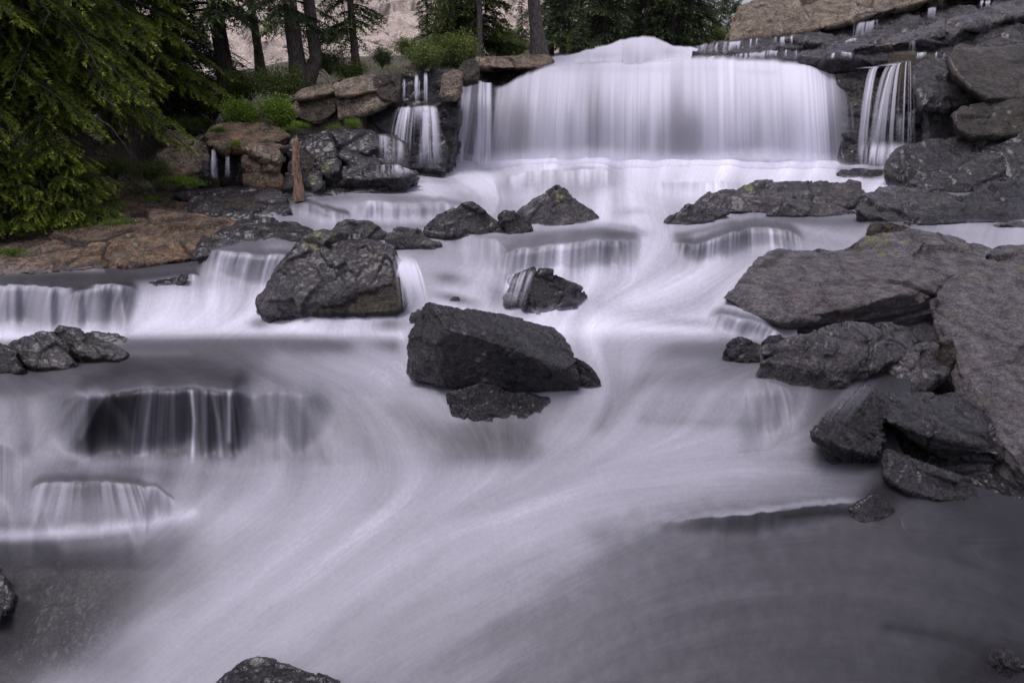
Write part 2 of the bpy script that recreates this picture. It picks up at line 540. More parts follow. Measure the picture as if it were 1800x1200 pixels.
# upper rapids
dab(1035, 308, 48, 26, 0, 128, .75, con=.5); stroke([(960, 300), (1010, 286), (1060, 292)], 7, 215, .7)
stroke([(640, 325), (800, 322), (900, 330)], 16, 200, .6)
stroke([(560, 350), (640, 345), (740, 350)], 9, 118, .8, con=.3)
stroke([(600, 335), (700, 333), (800, 345)], 6, 195, .7)
dab(900, 372, 60, 12, 0, 168, .5); dab(830, 352, 60, 14, 10, 165, .5)
stroke([(640, 398), (700, 396), (760, 400)], 6, 105, .7)
stroke([(1130, 345), (1180, 360), (1220, 355)], 12, 190, .5); dab(1110, 372, 30, 8, 0, 160, .5)
dab(1360, 300, 120, 14, 0, 215, .7); stroke([(1480, 300), (1560, 306), (1600, 316)], 8, 128, .8)
stroke([(1420, 315), (1530, 318), (1640, 332)], 6, 205, .7)
stroke([(1350, 388), (1500, 390), (1600, 395)], 8, 100, .75, con=.2)
stroke([(1180, 385), (1290, 380), (1400, 400), (1500, 420)], 8, 172, .55)
stroke([(1660, 395), (1760, 405), (1850, 405)], 14, 178, .6)
stroke([(430, 425), (480, 425), (540, 405)], 10, 112, .7)
stroke([(350, 462), (250, 470), (130, 484), (0, 494)], 10, 66, .85, con=.3); stroke([(340, 478), (220, 488), (60, 496)], 9, 60, .85)
stroke([(300, 448), (200, 458), (120, 470)], 5, 108, .5); stroke([(0, 478), (120, 474), (180, 476)], 5, 150, .6)
dab(790, 489, 30, 12, 10, 105, .8); dab(800, 525, 36, 8, 12, 95, .8)
stroke([(700, 450), (730, 480), (735, 560)], 18, 176, .6, con=.45)
dab(740, 430, 50, 16, 15, 120, .6, con=.4); dab(820, 430, 50, 26, 10, 168, .5, con=.5)
dab(1000, 500, 130, 16, 5, 186, .5); dab(1150, 500, 130, 24, -8, 196, .5)
stroke([(1060, 540), (1180, 560), (1240, 540)], 18, 165, .4); dab(1220, 570, 70, 10, 0, 128, .5)
stroke([(950, 580), (1100, 578), (1250, 583)], 12, 214, .6)
dab(880, 520, 26, 20, 0, 150, .5, con=.5)
dab(1170, 590, 90, 8, 0, 178, .5)

# ---- ledges: the water tips over an edge and falls in strands
def ledge(top, h, vt, vb, con=1.0, cap=None, caph=12, capw=1.0, fade=24, fall=0.06, fan=0.0, op=1.0, coarse=1.0, lean=0.0, comb=1.0, sp=4.2):
    global VAL, CON, FX, FY, FLAT, COARSE
    tx_ = [p[0] for p in top]; ty_ = [p[1] for p in top]
    yt = np.interp(gx, tx_, ty_)
    yt = yt + np.interp(gx, np.arange(GX0, GX1 + 9, 9), rs.uniform(-1, 1, len(np.arange(GX0, GX1 + 9, 9)))) * 1.6
    x0_, x1_ = tx_[0], tx_[-1]; wdt = x1_ - x0_
    uu_ = np.clip((gx - x0_) / wdt, 0, 1)
    nz = np.interp(gx, np.arange(GX0, GX1 + 40, 23), rs.uniform(-1, 1, len(np.arange(GX0, GX1 + 40, 23))))
    nz2 = np.interp(gx, np.arange(GX0, GX1 + 40, 7), rs.uniform(-1, 1, len(np.arange(GX0, GX1 + 40, 7))))
    rf = min(.45, (fade + 6) / wdt)
    dome = np.sqrt(np.clip(sstep(0, rf, uu_) * (1 - sstep(1 - rf, 1, uu_)), 0, 1))
    yt = yt + (1 - dome) * min(10, 0.16 * (h if np.isscalar(h) else max(h)))
    d = PY - yt[None, :]
    side = sstep(0, rf, uu_) * (1 - sstep(1 - rf, 1, uu_)) * ((gx > x0_) & (gx < x1_))
    side = side ** .8
    hh = h if np.isscalar(h) else np.interp(gx, tx_, h)[None, :]
    hh = hh * ((.35 + .65 * dome) * (1 + .16 * nz + .07 * nz2))[None, :]
    m = sstep(-1.0, 1.6, d) * (1 - sstep(hh * 0.45, hh * 1.35, d)) * side[None, :]
    t = np.clip(d / hh, 0, 1)
    VAL = VAL * (1 - m * op) + (vt * (1 - t) + vb * t) * m * op
    dd = np.clip(d, 0, None)
    cxx = 0.5 * (x0_ + x1_)
    xs = cxx + (PX - lean * hh * (1 - np.exp(-1.6 * dd / hh)) - cxx) / (1 + 1.1 * fan * dd / (.5 * wdt + 1))
    r_ = np.random.RandomState(int(abs(x0_) * 7 + abs(ty_[0])))
    k1 = r_.uniform(-1, 1, 1200); k2 = r_.uniform(-1, 1, 1200)
    xi = (xs + 400) / sp; c1 = np.interp(xi.ravel(), np.arange(1200), k1).reshape(PX.shape)
    xi = (xs + 400) / (sp * 2.9); c2 = np.interp(xi.ravel(), np.arange(1200), k2).reshape(PX.shape)
    strand_len = .55 + .45 * c2
    cb = (c1 * .65 + c2 * .55) * (1 - .75 * sstep(strand_len * .3, strand_len + .5, t))
    VAL = VAL + cb * 40 * con * comb * m * sstep(-1, 4, d)
    CON = CON * (1 - m) + con * .45 * (1 - 0.35 * t) * m
    COARSE = COARSE * (1 - m) + coarse * .35 * m
    cx = 0.5 * (tx_[0] + tx_[-1]); hw = 0.5 * (tx_[-1] - tx_[0]) + 1
    ang = (fan * (PX - cx) / hw) + lean * .8
    wide = sstep(-6.0, 2.0, d) * (1 - sstep(hh, hh * 1.3, d)) * side[None, :]
    FX = FX * (1 - wide) + np.sin(ang) * wide; FY = FY * (1 - wide) + np.cos(ang) * wide
    sideF = sstep(tx_[0] - 20, tx_[0] + 45, gx) * (1 - sstep(tx_[-1] - 45, tx_[-1] + 20, gx))
    mF = sstep(-4.0, 5, d) * (1 - sstep(hh * 0.75, hh * 1.25, d)) * sideF[None, :]
    FLAT = FLAT * (1 - mF) + fall * mF
    if cap is not None:
        c = sstep(-caph * 1.6, -caph * 0.4, d) * (1 - sstep(-1.5, 2.0, d)) * side[None, :] * capw
        VAL = VAL * (1 - c) + cap * c
        CON = CON * (1 - c) + 0.25 * c
COARSE = np.zeros_like(VAL)
ledge([(1150, 915), (1300, 905), (1400, 893), (1480, 884), (1580, 880)], 36, 44, 80, .2, cap=146, caph=9, fade=150, fall=.5, op=.95, comb=.4)
stroke([(1380, 903), (1450, 897), (1545, 902)], 8, 28, .75)
dab(1545, 880, 34, 34, 0, 30, .85)  # ledge underside and soft shadow at its end, painted into the water tone
ledge([(-100, 500), (60, 501), (150, 507)], 78, 168, 188, .7, cap=70, caph=12, fall=.12, coarse=.9, lean=-.25, sp=5)
dab(25, 548, 60, 26, 0, 128, .55)
ledge([(110, 514), (165, 508), (250, 504)], 74, 140, 172, .9, cap=62, caph=12, fall=.12, lean=-.3, sp=5)
ledge([(150, 502), (190, 498), (242, 501)], 26, 160, 150, 1.3, cap=60, caph=8, lean=-.2, sp=3.2)
ledge([(325, 482), (352, 481)], 18, 165, 180, 1.0, cap=70, caph=5, fade=5)
ledge([(348, 446), (378, 440), (440, 443), (530, 453)], 58, 150, 178, 1.2, cap=104, caph=9, fade=8, lean=-.32, sp=3.6)
ledge([(495, 355), (540, 356), (570, 366), (620, 378)], 26, 120, 185, 1.0, cap=95, caph=6, fade=6)
ledge([(610, 357), (680, 352), (770, 356), (830, 362)], 40, 165, 185, .8, cap=140, caph=8)
ledge([(668, 318), (700, 310), (745, 304)], 18, 150, 190, 1.1, cap=95, caph=6, fade=5)
ledge([(860, 310), (950, 300), (1050, 296), (1090, 305)], 36, 200, 165, .6, fall=.3)
ledge([(1140, 318), (1230, 320), (1320, 318)], 26, 200, 205, .6, fall=.3)
ledge([(860, 452), (930, 434), (985, 428), (1050, 422), (1100, 420), (1130, 424)], 56, 148, 186, 1.35, cap=118, caph=20, fade=12, fan=.10, lean=-.1, sp=4)
stroke([(800, 425), (900, 418), (1000, 408), (1080, 406)], 9, 112, .6, con=.2)
dab(1078, 411, 46, 8, 0, 72, .85)
stroke([(880, 400), (980, 393), (1080, 396), (1130, 410)], 5, 165, .5)
ledge([(1175, 420), (1222, 430), (1262, 418), (1295, 404), (1330, 398), (1385, 404), (1420, 420)], 42, 132, 178, 1.35, cap=88, caph=13, fan=.2, sp=3.2)
stroke([(1190, 412), (1240, 404), (1290, 392), (1340, 388)], 6, 96, .6, con=.2)
ledge([(1240, 560), (1270, 549), (1330, 566), (1380, 582)], 36, 158, 205, 1.2, cap=120, caph=10, lean=-.5, sp=4)
ledge([(800, 408), (870, 420), (900, 440)], 50, 165, 175, .7, fall=.3)
ledge([(95, 720), (112, 702), (140, 692), (180, 695), (240, 684), (330, 681), (392, 688), (430, 690), (452, 704)], 112, 24, 60, .35, cap=102, caph=5, fade=36, coarse=.3)
ledge([(425, 690), (490, 678), (580, 705)], 110, 132, 148, .35, fall=.4, fan=.3, coarse=.2, fade=60, op=.5)
def strands(x0, x1, y0, y1, b0, b1, n, val, wd, seed, op=.75):
    r = np.random.RandomState(seed)
    for k in range(n):
        u = (k + r.rand() * .9) / n
        xa = x0 + (x1 - x0) * u; xb = b0 + (b1 - b0) * u + r.uniform(-3, 3)
        ya = y0 + r.uniform(-2, 3); yb = y1 - r.rand() ** 2 * 45
        stroke([(xa, ya), (xa + (xb - xa) * .45, ya + (yb - ya) * .35), (xb, yb)], wd * r.uniform(.6, 1.5), val * r.uniform(.8, 1.12), op * r.uniform(.5, 1))
for x0, x1, y0, y1, b0, b1, n, val, wd, sd_ in [(132, 188, 692, 790, 62, 148, 9, 150, 7, 1), (242, 392, 685, 806, 232, 400, 26, 150, 3.4, 2), (250, 380, 686, 800, 240, 392, 9, 118, 9, 3),
                                         (400, 412, 688, 800, 396, 430, 4, 160, 5, 4), (425, 520, 690, 810, 425, 600, 9, 140, 12, 5)]:
    strands(x0, x1, y0, y1, b0, b1, n, val, wd, sd_)
stroke([(190, 700), (225, 760), (300, 790), (380, 805)], 12, 105, .5)
ledge([(45, 856), (90, 846), (160, 845), (225, 848), (272, 862)], 84, 128, 158, 1.0, fall=.4, cap=84, caph=12, fan=.5, fade=24)
ledge([(250, 852), (275, 856), (310, 880)], 40, 150, 150, .8, cap=100, caph=6, fade=6, fan=.3)
ledge([(-100, 790), (-20, 770), (60, 800)], 120, 145, 140, .6, fall=.4, coarse=.6)
stroke([(1180, 706), (1240, 700), (1330, 700)], 13, 152, .6)
stroke([(1060, 745), (1100, 690), (1170, 655), (1260, 642), (1340, 640)], 15, 118, .5)
stroke([(1130, 735), (1220, 742), (1330, 745)], 10, 128, .45)
ledge([(1300, 668), (1340, 664), (1400, 690)], 90, 150, 158, .6, fall=.3, lean=.3, fade=14, op=.7, sp=6)
stroke([(1040, 690), (1000, 735), (960, 775)], 16, 172, .5)
stroke([(337, 690), (341, 740), (338, 812)], 3.6, 200, .9); stroke([(266, 688), (258, 740), (250, 800)], 4, 170, .6)
stroke([(372, 690), (384, 740), (388, 800)], 4, 170, .6)
stroke([(-100, 940), (20, 940), (140, 934), (260, 920), (340, 900)], 11, 186, .9, con=.15)
stroke([(120, 960), (220, 950), (300, 935)], 14, 140, .5)
stroke([(150, 815), (300, 812), (450, 822), (560, 830)], 14, 150, .7, con=.3)
stroke([(40, 800), (100, 800), (160, 806)], 12, 150, .7, con=.3)
FLAT = smooth2(FLAT, 3, 2)

# ---- line integral convolution along the flow: silky streaks
def lic(noise, L, steps):
    nrm = np.hypot(FX, FY) + 1e-6
    ux, uy = FX / nrm, FY / nrm
    nr, nc = noise.shape
    acc = noise.copy(); wsum = 1.0
    for sgn in (1, -1):
        x = np.tile(np.arange(nc, dtype=float), (nr, 1)); y = np.tile(np.arange(nr, dtype=float)[:, None], (1, nc))
        for k in range(steps):
            xi = np.clip(x.astype(int), 0, nc - 1); yi = np.clip(y.astype(int), 0, nr - 1)
            x = x + sgn * ux[yi, xi] * L; y = y + sgn * uy[yi, xi] * L
            xc = np.clip(x, 0, nc - 1.001); yc = np.clip(y, 0, nr - 1.001)
            xi = xc.astype(int); yi = yc.astype(int); a = xc - xi; b = yc - yi
            g = 0.5 + 0.5 * math.cos(math.pi * k / steps)
            acc += g * ((noise[yi, xi] * (1 - a) + noise[yi, np.minimum(xi + 1, nc - 1)] * a) * (1 - b)
                        + (noise[np.minimum(yi + 1, nr - 1), xi] * (1 - a)) * b + noise[np.minimum(yi + 1, nr - 1), np.minimum(xi + 1, nc - 1)] * a * b)
            wsum += g
    acc /= wsum
    acc -= smooth2(acc, 30, 1)
    return acc / (acc.std() + 1e-9)
n1 = rs.randn(*VAL.shape)
n2 = smooth2(rs.randn(*VAL.shape), 3, 2); n2 /= n2.std()
n3 = smooth2(rs.randn(*VAL.shape), 9, 2); n3 /= n3.std()
S1 = lic(n1, 1.2, 28); S2 = lic(n2, 2.0, 28); S3 = lic(n3, 4.0, 36)
S1 = np.clip(S1, -2.5, 2.5); S2 = np.clip(S2, -2.2, 2.2); S3 = np.clip(S3, -2, 2)
amp = VAL / 255.0
V = VAL + amp * (CON * (3.2 * S1 + (8 + 15 * COARSE) * S2) * (0.6 + 0.9 * COARSE) + 9 * S3 * (0.5 + CON)) + 1.6 * S1
_g = smooth2(rs.randn(*VAL.shape), 1, 1); _g2 = smooth2(rs.randn(*VAL.shape), 5, 2)
V = V + (_g / _g.std() * 1.3 + _g2 / _g2.std() * 3.0 * sstep(800, 950, PY) * sstep(900, 1200, PX)) * np.clip(VAL / 120, .3, 1.3)
V = V * np.interp(PY, [560, 900, 1200, 1340], [1, 1.0, .97, .95]) * (1 - .17 * sstep(1000, 1500, PX) * sstep(850, 1000, PY))  # lower right darkened: vignette and shade put into the water tone
def to_foam(v):
    """grey as it should look under this sky -> foam value, shade in the grey included (measured)"""
    return np.interp(v, [44, 80, 116, 174, 217, 240], [0.0, .042, .112, .335, .68, 1.0])
FOAM_SHADE = to_foam(V)

# ---- distance of every grid point: flat stretches recede, falling stretches do not
anchor_rows = np.array([270, 284, 300, 320, 350, 400, 450, 500, 600, 690, 800, 900, 1050, 1200, 1340.])
anchor_Y = np.array([15.8, 15.45, 14.4, 12.9, 11.0, 9.5, 8.35, 7.4, 6.3, 5.1, 4.55, 4.0, 3.4, 2.95, 2.6])
lA = np.interp(gy, anchor_rows, np.log(anchor_Y))
for _ in range(12):
    lA[1:-1] = 0.25 * lA[:-2] + 0.5 * lA[1:-1] + 0.25 * lA[2:]
base = -np.gradient(lA)                                   # per row, positive
den = base[:, None] * FLAT
# renormalise between the control rows so that columns stay level with each other
LY = np.zeros_like(VAL)
ctrl = [270, 345, 400, 480, 590, 640, 820, 1000, 1340]
for a, b in zip(ctrl[:-1], ctrl[1:]):
    ia, ib = int((a - GY0) / GS), int((b - GY0) / GS)
    seg = den[ia:ib + 1]; c = np.concatenate([np.zeros((1, seg.shape[1])), np.cumsum(0.5 * (seg[1:] + seg[:-1]), 0)])
    LY[ia:ib + 1] = lA[ia] + (lA[ib] - lA[ia]) * c / c[-1]
LY = smooth2(LY, 4, 1)
YW = np.exp(LY)
P = unproj(PX, PY, YW)
P[..., 2] += (np.clip(S2, -2, 2) * (0.25 + COARSE) * CON * 0.9 + S3 * 0.9) * YW / 1150.0

def Wd(px, py):
    """distance of the water surface seen at a picture point"""
    x = np.clip((px - GX0) / GS, 0, len(gx) - 1); y = np.clip((py - GY0) / GS, 0, len(gy) - 1)
    return float(YW[int(y), int(x)])

# map of the water height over (X/Y, log Y), used by rock feet and by the river bed
UB, VB = 500, 400
def ub(X, Y): return np.clip(((X / Y) + 1.3) / 2.6 * UB, 0, UB - 1).astype(int)
def vb(Y): return np.clip((np.log(np.maximum(Y, 1.8)) - math.log(2.2)) / (math.log(17) - math.log(2.2)) * VB, 0, VB - 1).astype(int)
WZ = np.zeros((VB, UB)); WN = np.zeros((VB, UB)); WF = np.zeros((VB, UB))
uu = ub(P[..., 0], P[..., 1]).ravel(); vv_ = vb(P[..., 1]).ravel()
np.add.at(WZ, (vv_, uu), P[..., 2].ravel()); np.add.at(WN, (vv_, uu), 1); np.add.at(WF, (vv_, uu), FOAM_SHADE.ravel())
for _ in range(60):
    if (WN > 0).all(): break
    hole = WN == 0
    z2 = np.zeros_like(WZ); n2_ = np.zeros_like(WN); f2 = np.zeros_like(WF)
    for dx, dy in ((1, 0), (-1, 0), (0, 1), (0, -1)):
        a = np.roll(WN, (dx, dy), (0, 1)) > 0
        z2 += np.where(a, np.roll(WZ / np.maximum(WN, 1), (dx, dy), (0, 1)), 0); n2_ += a
        f2 += np.where(a, np.roll(WF / np.maximum(WN, 1), (dx, dy), (0, 1)), 0)
    fill = hole & (n2_ > 0)
    WZ[fill] = z2[fill] / n2_[fill]; WF[fill] = f2[fill] / n2_[fill]; WN[fill] = 1
WZ /= np.maximum(WN, 1); WF /= np.maximum(WN, 1)
def water_z(X, Y): return WZ[vb(Y), ub(X, Y)]
def water_f(X, Y): return WF[vb(Y), ub(X, Y)]

# cut the sheet away inside the banks (the banks are built there)
lim = np.interp(gy, [270, 283, 284, 300, 330, 343, 352, 372, 400, 430, 455, 474, 484, 490], [790, 785, 700, 690, 640, 590, 500, 480, 480, 410, 300, 150, 0, -200])
limR = np.interp(gy, [270, 283, 284, 330, 345, 470, 490, 530, 548, 600, 614, 640, 690, 760, 800, 850, 875, 890], [1490, 1492, 1640, 1700, 1900, 1900, 1560, 1560, 1400, 1400, 1520, 1600, 1600, 1570, 1590, 1700, 1790, 1900])
keep = (PX[:-1, :-1] >= lim[:-1, None]) & (PX[:-1, :-1] <= limR[:-1, None])
ALPHA = 1 - .62 * np.exp(-((PX - 60) / 165) ** 4 - ((PY - 1085) / 118) ** 4)
ALPHA = ALPHA - .35 * np.exp(-((PX - 1740) / 90) ** 2 - ((PY - 1180) / 50) ** 2)
M_WATER = water_mat("stream_water")
me = mesh_arrays("water", P.reshape(-1, 3), grid_faces(len(gy), len(gx), keep), {'foam': FOAM_SHADE, 'alpha': ALPHA})  # the foam attribute also holds the painted shade
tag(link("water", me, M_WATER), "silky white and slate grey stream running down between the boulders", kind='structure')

# ------------------------------------------------------------------ rocks
GREYL = ((0.16, 0.15, 0.14), (0.42, 0.40, 0.38))
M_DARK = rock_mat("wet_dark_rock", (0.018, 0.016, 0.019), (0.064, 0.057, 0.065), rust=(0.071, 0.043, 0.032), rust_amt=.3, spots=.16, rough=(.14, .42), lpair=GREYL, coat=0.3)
M_MID = rock_mat("grey_stream_rock", (0.036, 0.031, 0.036), (0.144, 0.127, 0.136), rust=(0.154, 0.092, 0.070), rust_amt=.5, spots=.12, rough=(.2, .52), lich=.25, lcol=(0.184, 0.194, 0.092), coat=0.25)
M_SLAB = rock_mat("pitted_slab_rock", (0.078, 0.069, 0.075), (0.35, 0.31, 0.322), rust=(0.30, 0.20, 0.16), rust_amt=.4, spots=.08, rough=(.28, .6), lich=.3, lcol=(0.296, 0.326, 0.133), sc=1.3, bump=1.35, strata=((1, 2.6, 2.2), (0, 0, .35)))
M_BROWN = rock_mat("brown_bank_rock", (0.058, 0.040, 0.030), (0.34, 0.225, 0.14), rust=(0.40, 0.19, 0.07), rust_amt=.8, spots=.45, rough=(.45, .8), lich=.4, moss=.55, lcol=(0.322, 0.322, 0.202))
M_GRAN = rock_mat("tan_granite", (0.103, 0.082, 0.064), (0.517, 0.398, 0.292), rust=(0.367, 0.184, 0.091), rust_amt=.6, spots=.35, rough=(.5, .85), lich=.5, lcol=(0.323, 0.355, 0.161), moss=.25)
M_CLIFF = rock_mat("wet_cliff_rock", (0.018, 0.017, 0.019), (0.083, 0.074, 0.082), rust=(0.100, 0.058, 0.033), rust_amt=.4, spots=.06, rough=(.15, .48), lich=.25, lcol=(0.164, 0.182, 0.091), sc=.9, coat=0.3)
M_RUSTY = rock_mat("rusty_wet_rock", (0.020, 0.015, 0.011), (0.085, 0.059, 0.040), rust=(0.119, 0.056, 0.025), rust_amt=.7, spots=.3, rough=(.35, .7), lich=.4, lcol=(0.099, 0.109, 0.050), moss=.5)
M_OLIVE = rock_mat("olive_brown_wet_rock", (0.016, 0.013, 0.009), (0.070, 0.055, 0.036), rust=(0.10, 0.050, 0.022), rust_amt=.6, spots=.25, rough=(.3, .6), lich=.4, lcol=(.08, .08, .04), moss=.6, coat=.2)
M_BUFF = rock_mat("buff_lichened_granite", (0.106, 0.081, 0.060), (0.398, 0.317, 0.237), rust=(0.212, 0.124, 0.062), rust_amt=.5, spots=.6, rough=(.6, .9), lich=.6, lcol=(0.274, 0.286, 0.124))

DG = bpy.context.evaluated_depsgraph_get
def hull_bm(pts):
    import bmesh
    bm = bmesh.new()
    for p in pts: bm.verts.new(p)
    bmesh.ops.convex_hull(bm, input=bm.verts)
    loose = [v for v in bm.verts if not v.link_faces]
    bmesh.ops.delete(bm, geom=loose, context='VERTS')
    bmesh.ops.recalc_face_normals(bm, faces=bm.faces)
    return bm

NROCK = [0]
def rock(name, label, mat, hulls, Y0, depth=0.7, res=1.0, chip=1.0, rough=1.0, soft=4.0, lich=(), strata=None,
         sink=0.25, cat='rock', kind=None, group=None, cell=None, crackw=0.05, layer=0.0):
    """hulls: lists of (px, py, dy[, ...]): dy is the distance behind Y0. Every hull is closed behind by pushing its
    points back along the view and down, all hulls of a rock are fused into one skin, then chipped and weathered."""
    NROCK[0] += 1; seed = NROCK[0] * 31
    import bmesh
    parts = []
    for hp in hulls:
        a = np.array([[p[0], p[1], p[2]] for p in hp], float)
        fr = unproj(a[:, 0], a[:, 1], Y0 + a[:, 2])
        c = a[:, :2].mean(0)
        bk = unproj(c[0] + (a[:, 0] - c[0]) * .84, c[1] + (a[:, 1] - c[1]) * .84 + 4, Y0 + a[:, 2] * .35 + depth)
        bk[:, 2] -= 0.10 * depth
        lo = fr[np.argsort(fr[:, 2])[:max(3, len(fr) // 3)]].copy()
        lo[:, 2] -= sink; lo[:, 1] += sink * .6
        parts.append(np.concatenate([fr, bk, lo]))
    allp = np.concatenate(parts)
    org = np.array([allp[:, 0].mean(), allp[:, 1].mean(), allp[:, 2].min() + sink])
    size = (allp.max(0) - allp.min(0)); sz = float(np.sort(size)[1])
    bm = bmesh.new()
    for pts in parts:
        h = hull_bm([Vector(p - org) for p in pts])
        tmp = bpy.data.meshes.new("tmp"); h.to_mesh(tmp); h.free()
        bm.from_mesh(tmp); bpy.data.meshes.remove(tmp)
    me0 = bpy.data.meshes.new("tmp"); bm.to_mesh(me0); bm.free()
    ob = bpy.data.objects.new("tmp", me0); COL.objects.link(ob)
    md = ob.modifiers.new("r", 'REMESH'); md.mode = 'VOXEL'
    vox = max(Y0 / F * 1.758 * 1.45 * res, max(size) / 260)
    md.voxel_size = vox; md.adaptivity = 0
    sm = ob.modifiers.new("s", 'SMOOTH'); sm.factor = .5; sm.iterations = 2
    bpy.context.view_layer.update()
    ev = ob.evaluated_get(DG())
    m2 = ev.to_mesh()
    n = len(m2.vertices); V = np.empty(n * 3, np.float32); m2.vertices.foreach_get("co", V); V = V.reshape(-1, 3).astype(float)
    NR = np.empty(n * 3, np.float32); m2.vertex_normals.foreach_get("vector", NR); NR = NR.reshape(-1, 3).astype(float)
    nf = len(m2.polygons); L = np.empty(len(m2.loops), np.int32); m2.loops.foreach_get("vertex_index", L)
    fc = L.reshape(-1, 4) if len(L) == nf * 4 else None
    if fc is None:
        q = []; ls = [(p.loop_start, p.loop_total) for p in m2.polygons]
        q4 = np.array([L[s:s + 4] for s, t in ls if t == 4]); q3 = np.array([L[s:s + 3] for s, t in ls if t == 3])
        fcs = [x for x in (q4, q3) if len(x)]
    else: fcs = [fc]
    ev.to_mesh_clear(); bpy.data.objects.remove(ob); bpy.data.meshes.remove(me0)
    # ---- weathering
    W_ = V + org
    cs = cell or sz * .42
    p = W_ / cs
    if strata is not None:                       # stretch cells along the bedding
        nrm = np.array(strata[:3], float); nrm /= np.linalg.norm(nrm)
        p = p + np.outer(p @ nrm, nrm) * (strata[3] - 1)
    warp = np.stack([vnoise(p * 1.3 + k * 9.1, seed + k) for k in range(3)], -1) * .14
    h1, e1 = chisel(p + warp, seed)
    h2, e2 = chisel(p * 2.6 + warp * 2, seed + 3)
    f1 = fbm(p * 2.2, 3, seed + 1); f2 = fbm(p * 9, 4, seed + 2, .6)
    d = chip * (h1 * .125 + h2 * .045) * cs
    crack = np.exp(-(e1 / crackw) ** 2) * sstep(.05, .2, vnoise(p * .9, seed + 9))
    crack2 = np.exp(-(e2 / (crackw * 1.2)) ** 2) * sstep(.12, .3, vnoise(p * 1.5, seed + 8)) * .4
    d -= chip * (crack * .035 + crack2 * .014) * cs
    d += rough * (f1 * .020 + f2 * .018) * cs
    d += rough * fbm(W_ / (vox * 6), 3, seed + 4, .6) * vox * .6
    if layer > 0:                                # bedding planes stand out as small steps
        t = (p @ nrm) * 2.2 + f1 * .5
        d += layer * (np.abs((t % 1) - .5) - .25) * .10 * cs
    V = V + NR * d[:, None]
    W_ = V + org
    hz = W_[:, 2] - water_z(W_[:, 0], W_[:, 1])
    inw = (W_[:, 1] < 15.4)
    sw = soft * Y0 / F * (1 + .8 * vnoise(W_ / (Y0 * .03), seed))
    film = np.where(inw, np.clip(1 - hz / np.maximum(sw, 1e-3), 0, 1) ** 1.5 * np.clip(water_f(W_[:, 0], W_[:, 1]) * 1.1, 0, 1), 0) * .9
    lic_ = np.zeros(len(V))
    if len(lich):
        qx, qy = proj(W_)
        for (lx, ly, lr) in lich:
            lic_ = np.maximum(lic_, np.exp(-((qx - lx) ** 2 + ((qy - ly) * 1.3) ** 2) / lr ** 2))
        lic_ *= (NR[:, 1] < .5)
    me = mesh_arrays(name, V, fcs, {'film': film, 'crack': np.clip(crack + crack2, 0, 1), 'lichen': lic_})
    o = link(name, me, mat, loc=org)
    if kind: tag(o, label, kind=kind)
    else: tag(o, label, cat, group)
    return o

D = 'boulder'
# --- in the stream
Y = Wd(860, 700)
rock('boulder', 'big angular wet black boulder with white lichen dots, in mid-stream', M_DARK, [[
    (748, 531, .30), (757, 533, .22), (722, 583, .32), (716, 600, .34), (714, 652, .36), (723, 664, .30), (768, 673, .16), (785, 578, 0),
    (900, 611, 0), (962, 641, .04), (1000, 648, .12), (1018, 655, .18), (1020, 672, .18), (1004, 712, .30), (930, 708, .22), (845, 692, .18),
    (800, 539, .48), (900, 556, .62), (975, 575, .70), (998, 604, .5), (1014, 640, .3)]],
    Y - .12, depth=.85, sink=.02, chip=.42, rough=1.1, crackw=.03, lich=[(840, 632, 7), (852, 622, 4), (893, 614, 6), (818, 585, 5), (883, 648, 3)], strata=(.2, .3, 1, 1.6), cell=.42, cat=D)
rock('rock', 'low dark rock wedged under the big mid-stream boulder', M_DARK, [[
    (778, 690, .1), (850, 672, .2), (960, 700, .2), (985, 720, .2), (940, 752, 0), (880, 775, -.05), (820, 762, 0), (790, 730, .05)]], Wd(870, 745), depth=.5, soft=5, chip=1.1)
rock('rock', 'small wet rock half hidden behind the right end of the mid-stream boulder', M_DARK, [[
    (1000, 622, .1), (1015, 627, .05), (1035, 640, 0), (1054, 665, 0), (1056, 684, 0), (1030, 690, -.02), (1005, 690, .05)]], Wd(1040, 690) + .1, depth=.3, soft=9)
rock('rock', 'pointed black rock in white rapids upstream of the big mid-stream boulder', M_DARK, [
    [(920, 500, 0), (938, 474, .15), (962, 476, .1), (987, 484, .1), (1012, 500, .15), (1034, 521, .2), (1010, 540, 0), (945, 553, -.1), (918, 535, -.05)],
    [(884, 515, .1), (905, 480, .25), (938, 472, .25), (940, 505, .1), (925, 530, 0), (886, 530, .05)]],
    Wd(950, 545), depth=.6, soft=10, chip=1.2, cell=.3)
rock('boulder', 'large dark boulder with yellow lichen on its shoulder, left of mid-stream', M_MID, [[
    (450, 524, .1), (452, 540, 0), (482, 552, -.1), (545, 549, -.1), (560, 530, -.1), (600, 502, 0), (690, 497, .1), (707, 455, .25), (695, 433, .4),
    (640, 415, .55), (600, 409, .6), (560, 407, .5), (535, 415, .35), (512, 440, .2), (480, 480, .12)]],
    Wd(520, 560), depth=1.1, lich=[(545, 425, 14), (556, 436, 10), (585, 418, 13), (560, 412, 10), (572, 430, 7)], cell=.5, chip=1.0, soft=2, cat=D)
rock('rock', 'reddish brown flat rock under the large lichened boulder', M_RUSTY, [[
    (546, 535, 0), (552, 522, .05), (590, 502, .1), (645, 495, .15), (700, 492, .2), (716, 510, .2), (716, 535, .1), (690, 546, 0), (600, 552, -.05), (549, 549, -.02)]],
    Wd(620, 560), depth=.6, cell=.3, soft=4)
rock('rock', 'low tan-topped rock just behind the large lichened boulder', M_MID, [[
    (578, 408, 0), (595, 392, .05), (615, 386, .1), (648, 389, .1), (668, 400, .1), (683, 412, .1), (660, 420, 0), (600, 414, 0)]], Wd(630, 425), depth=.6, cell=.3)
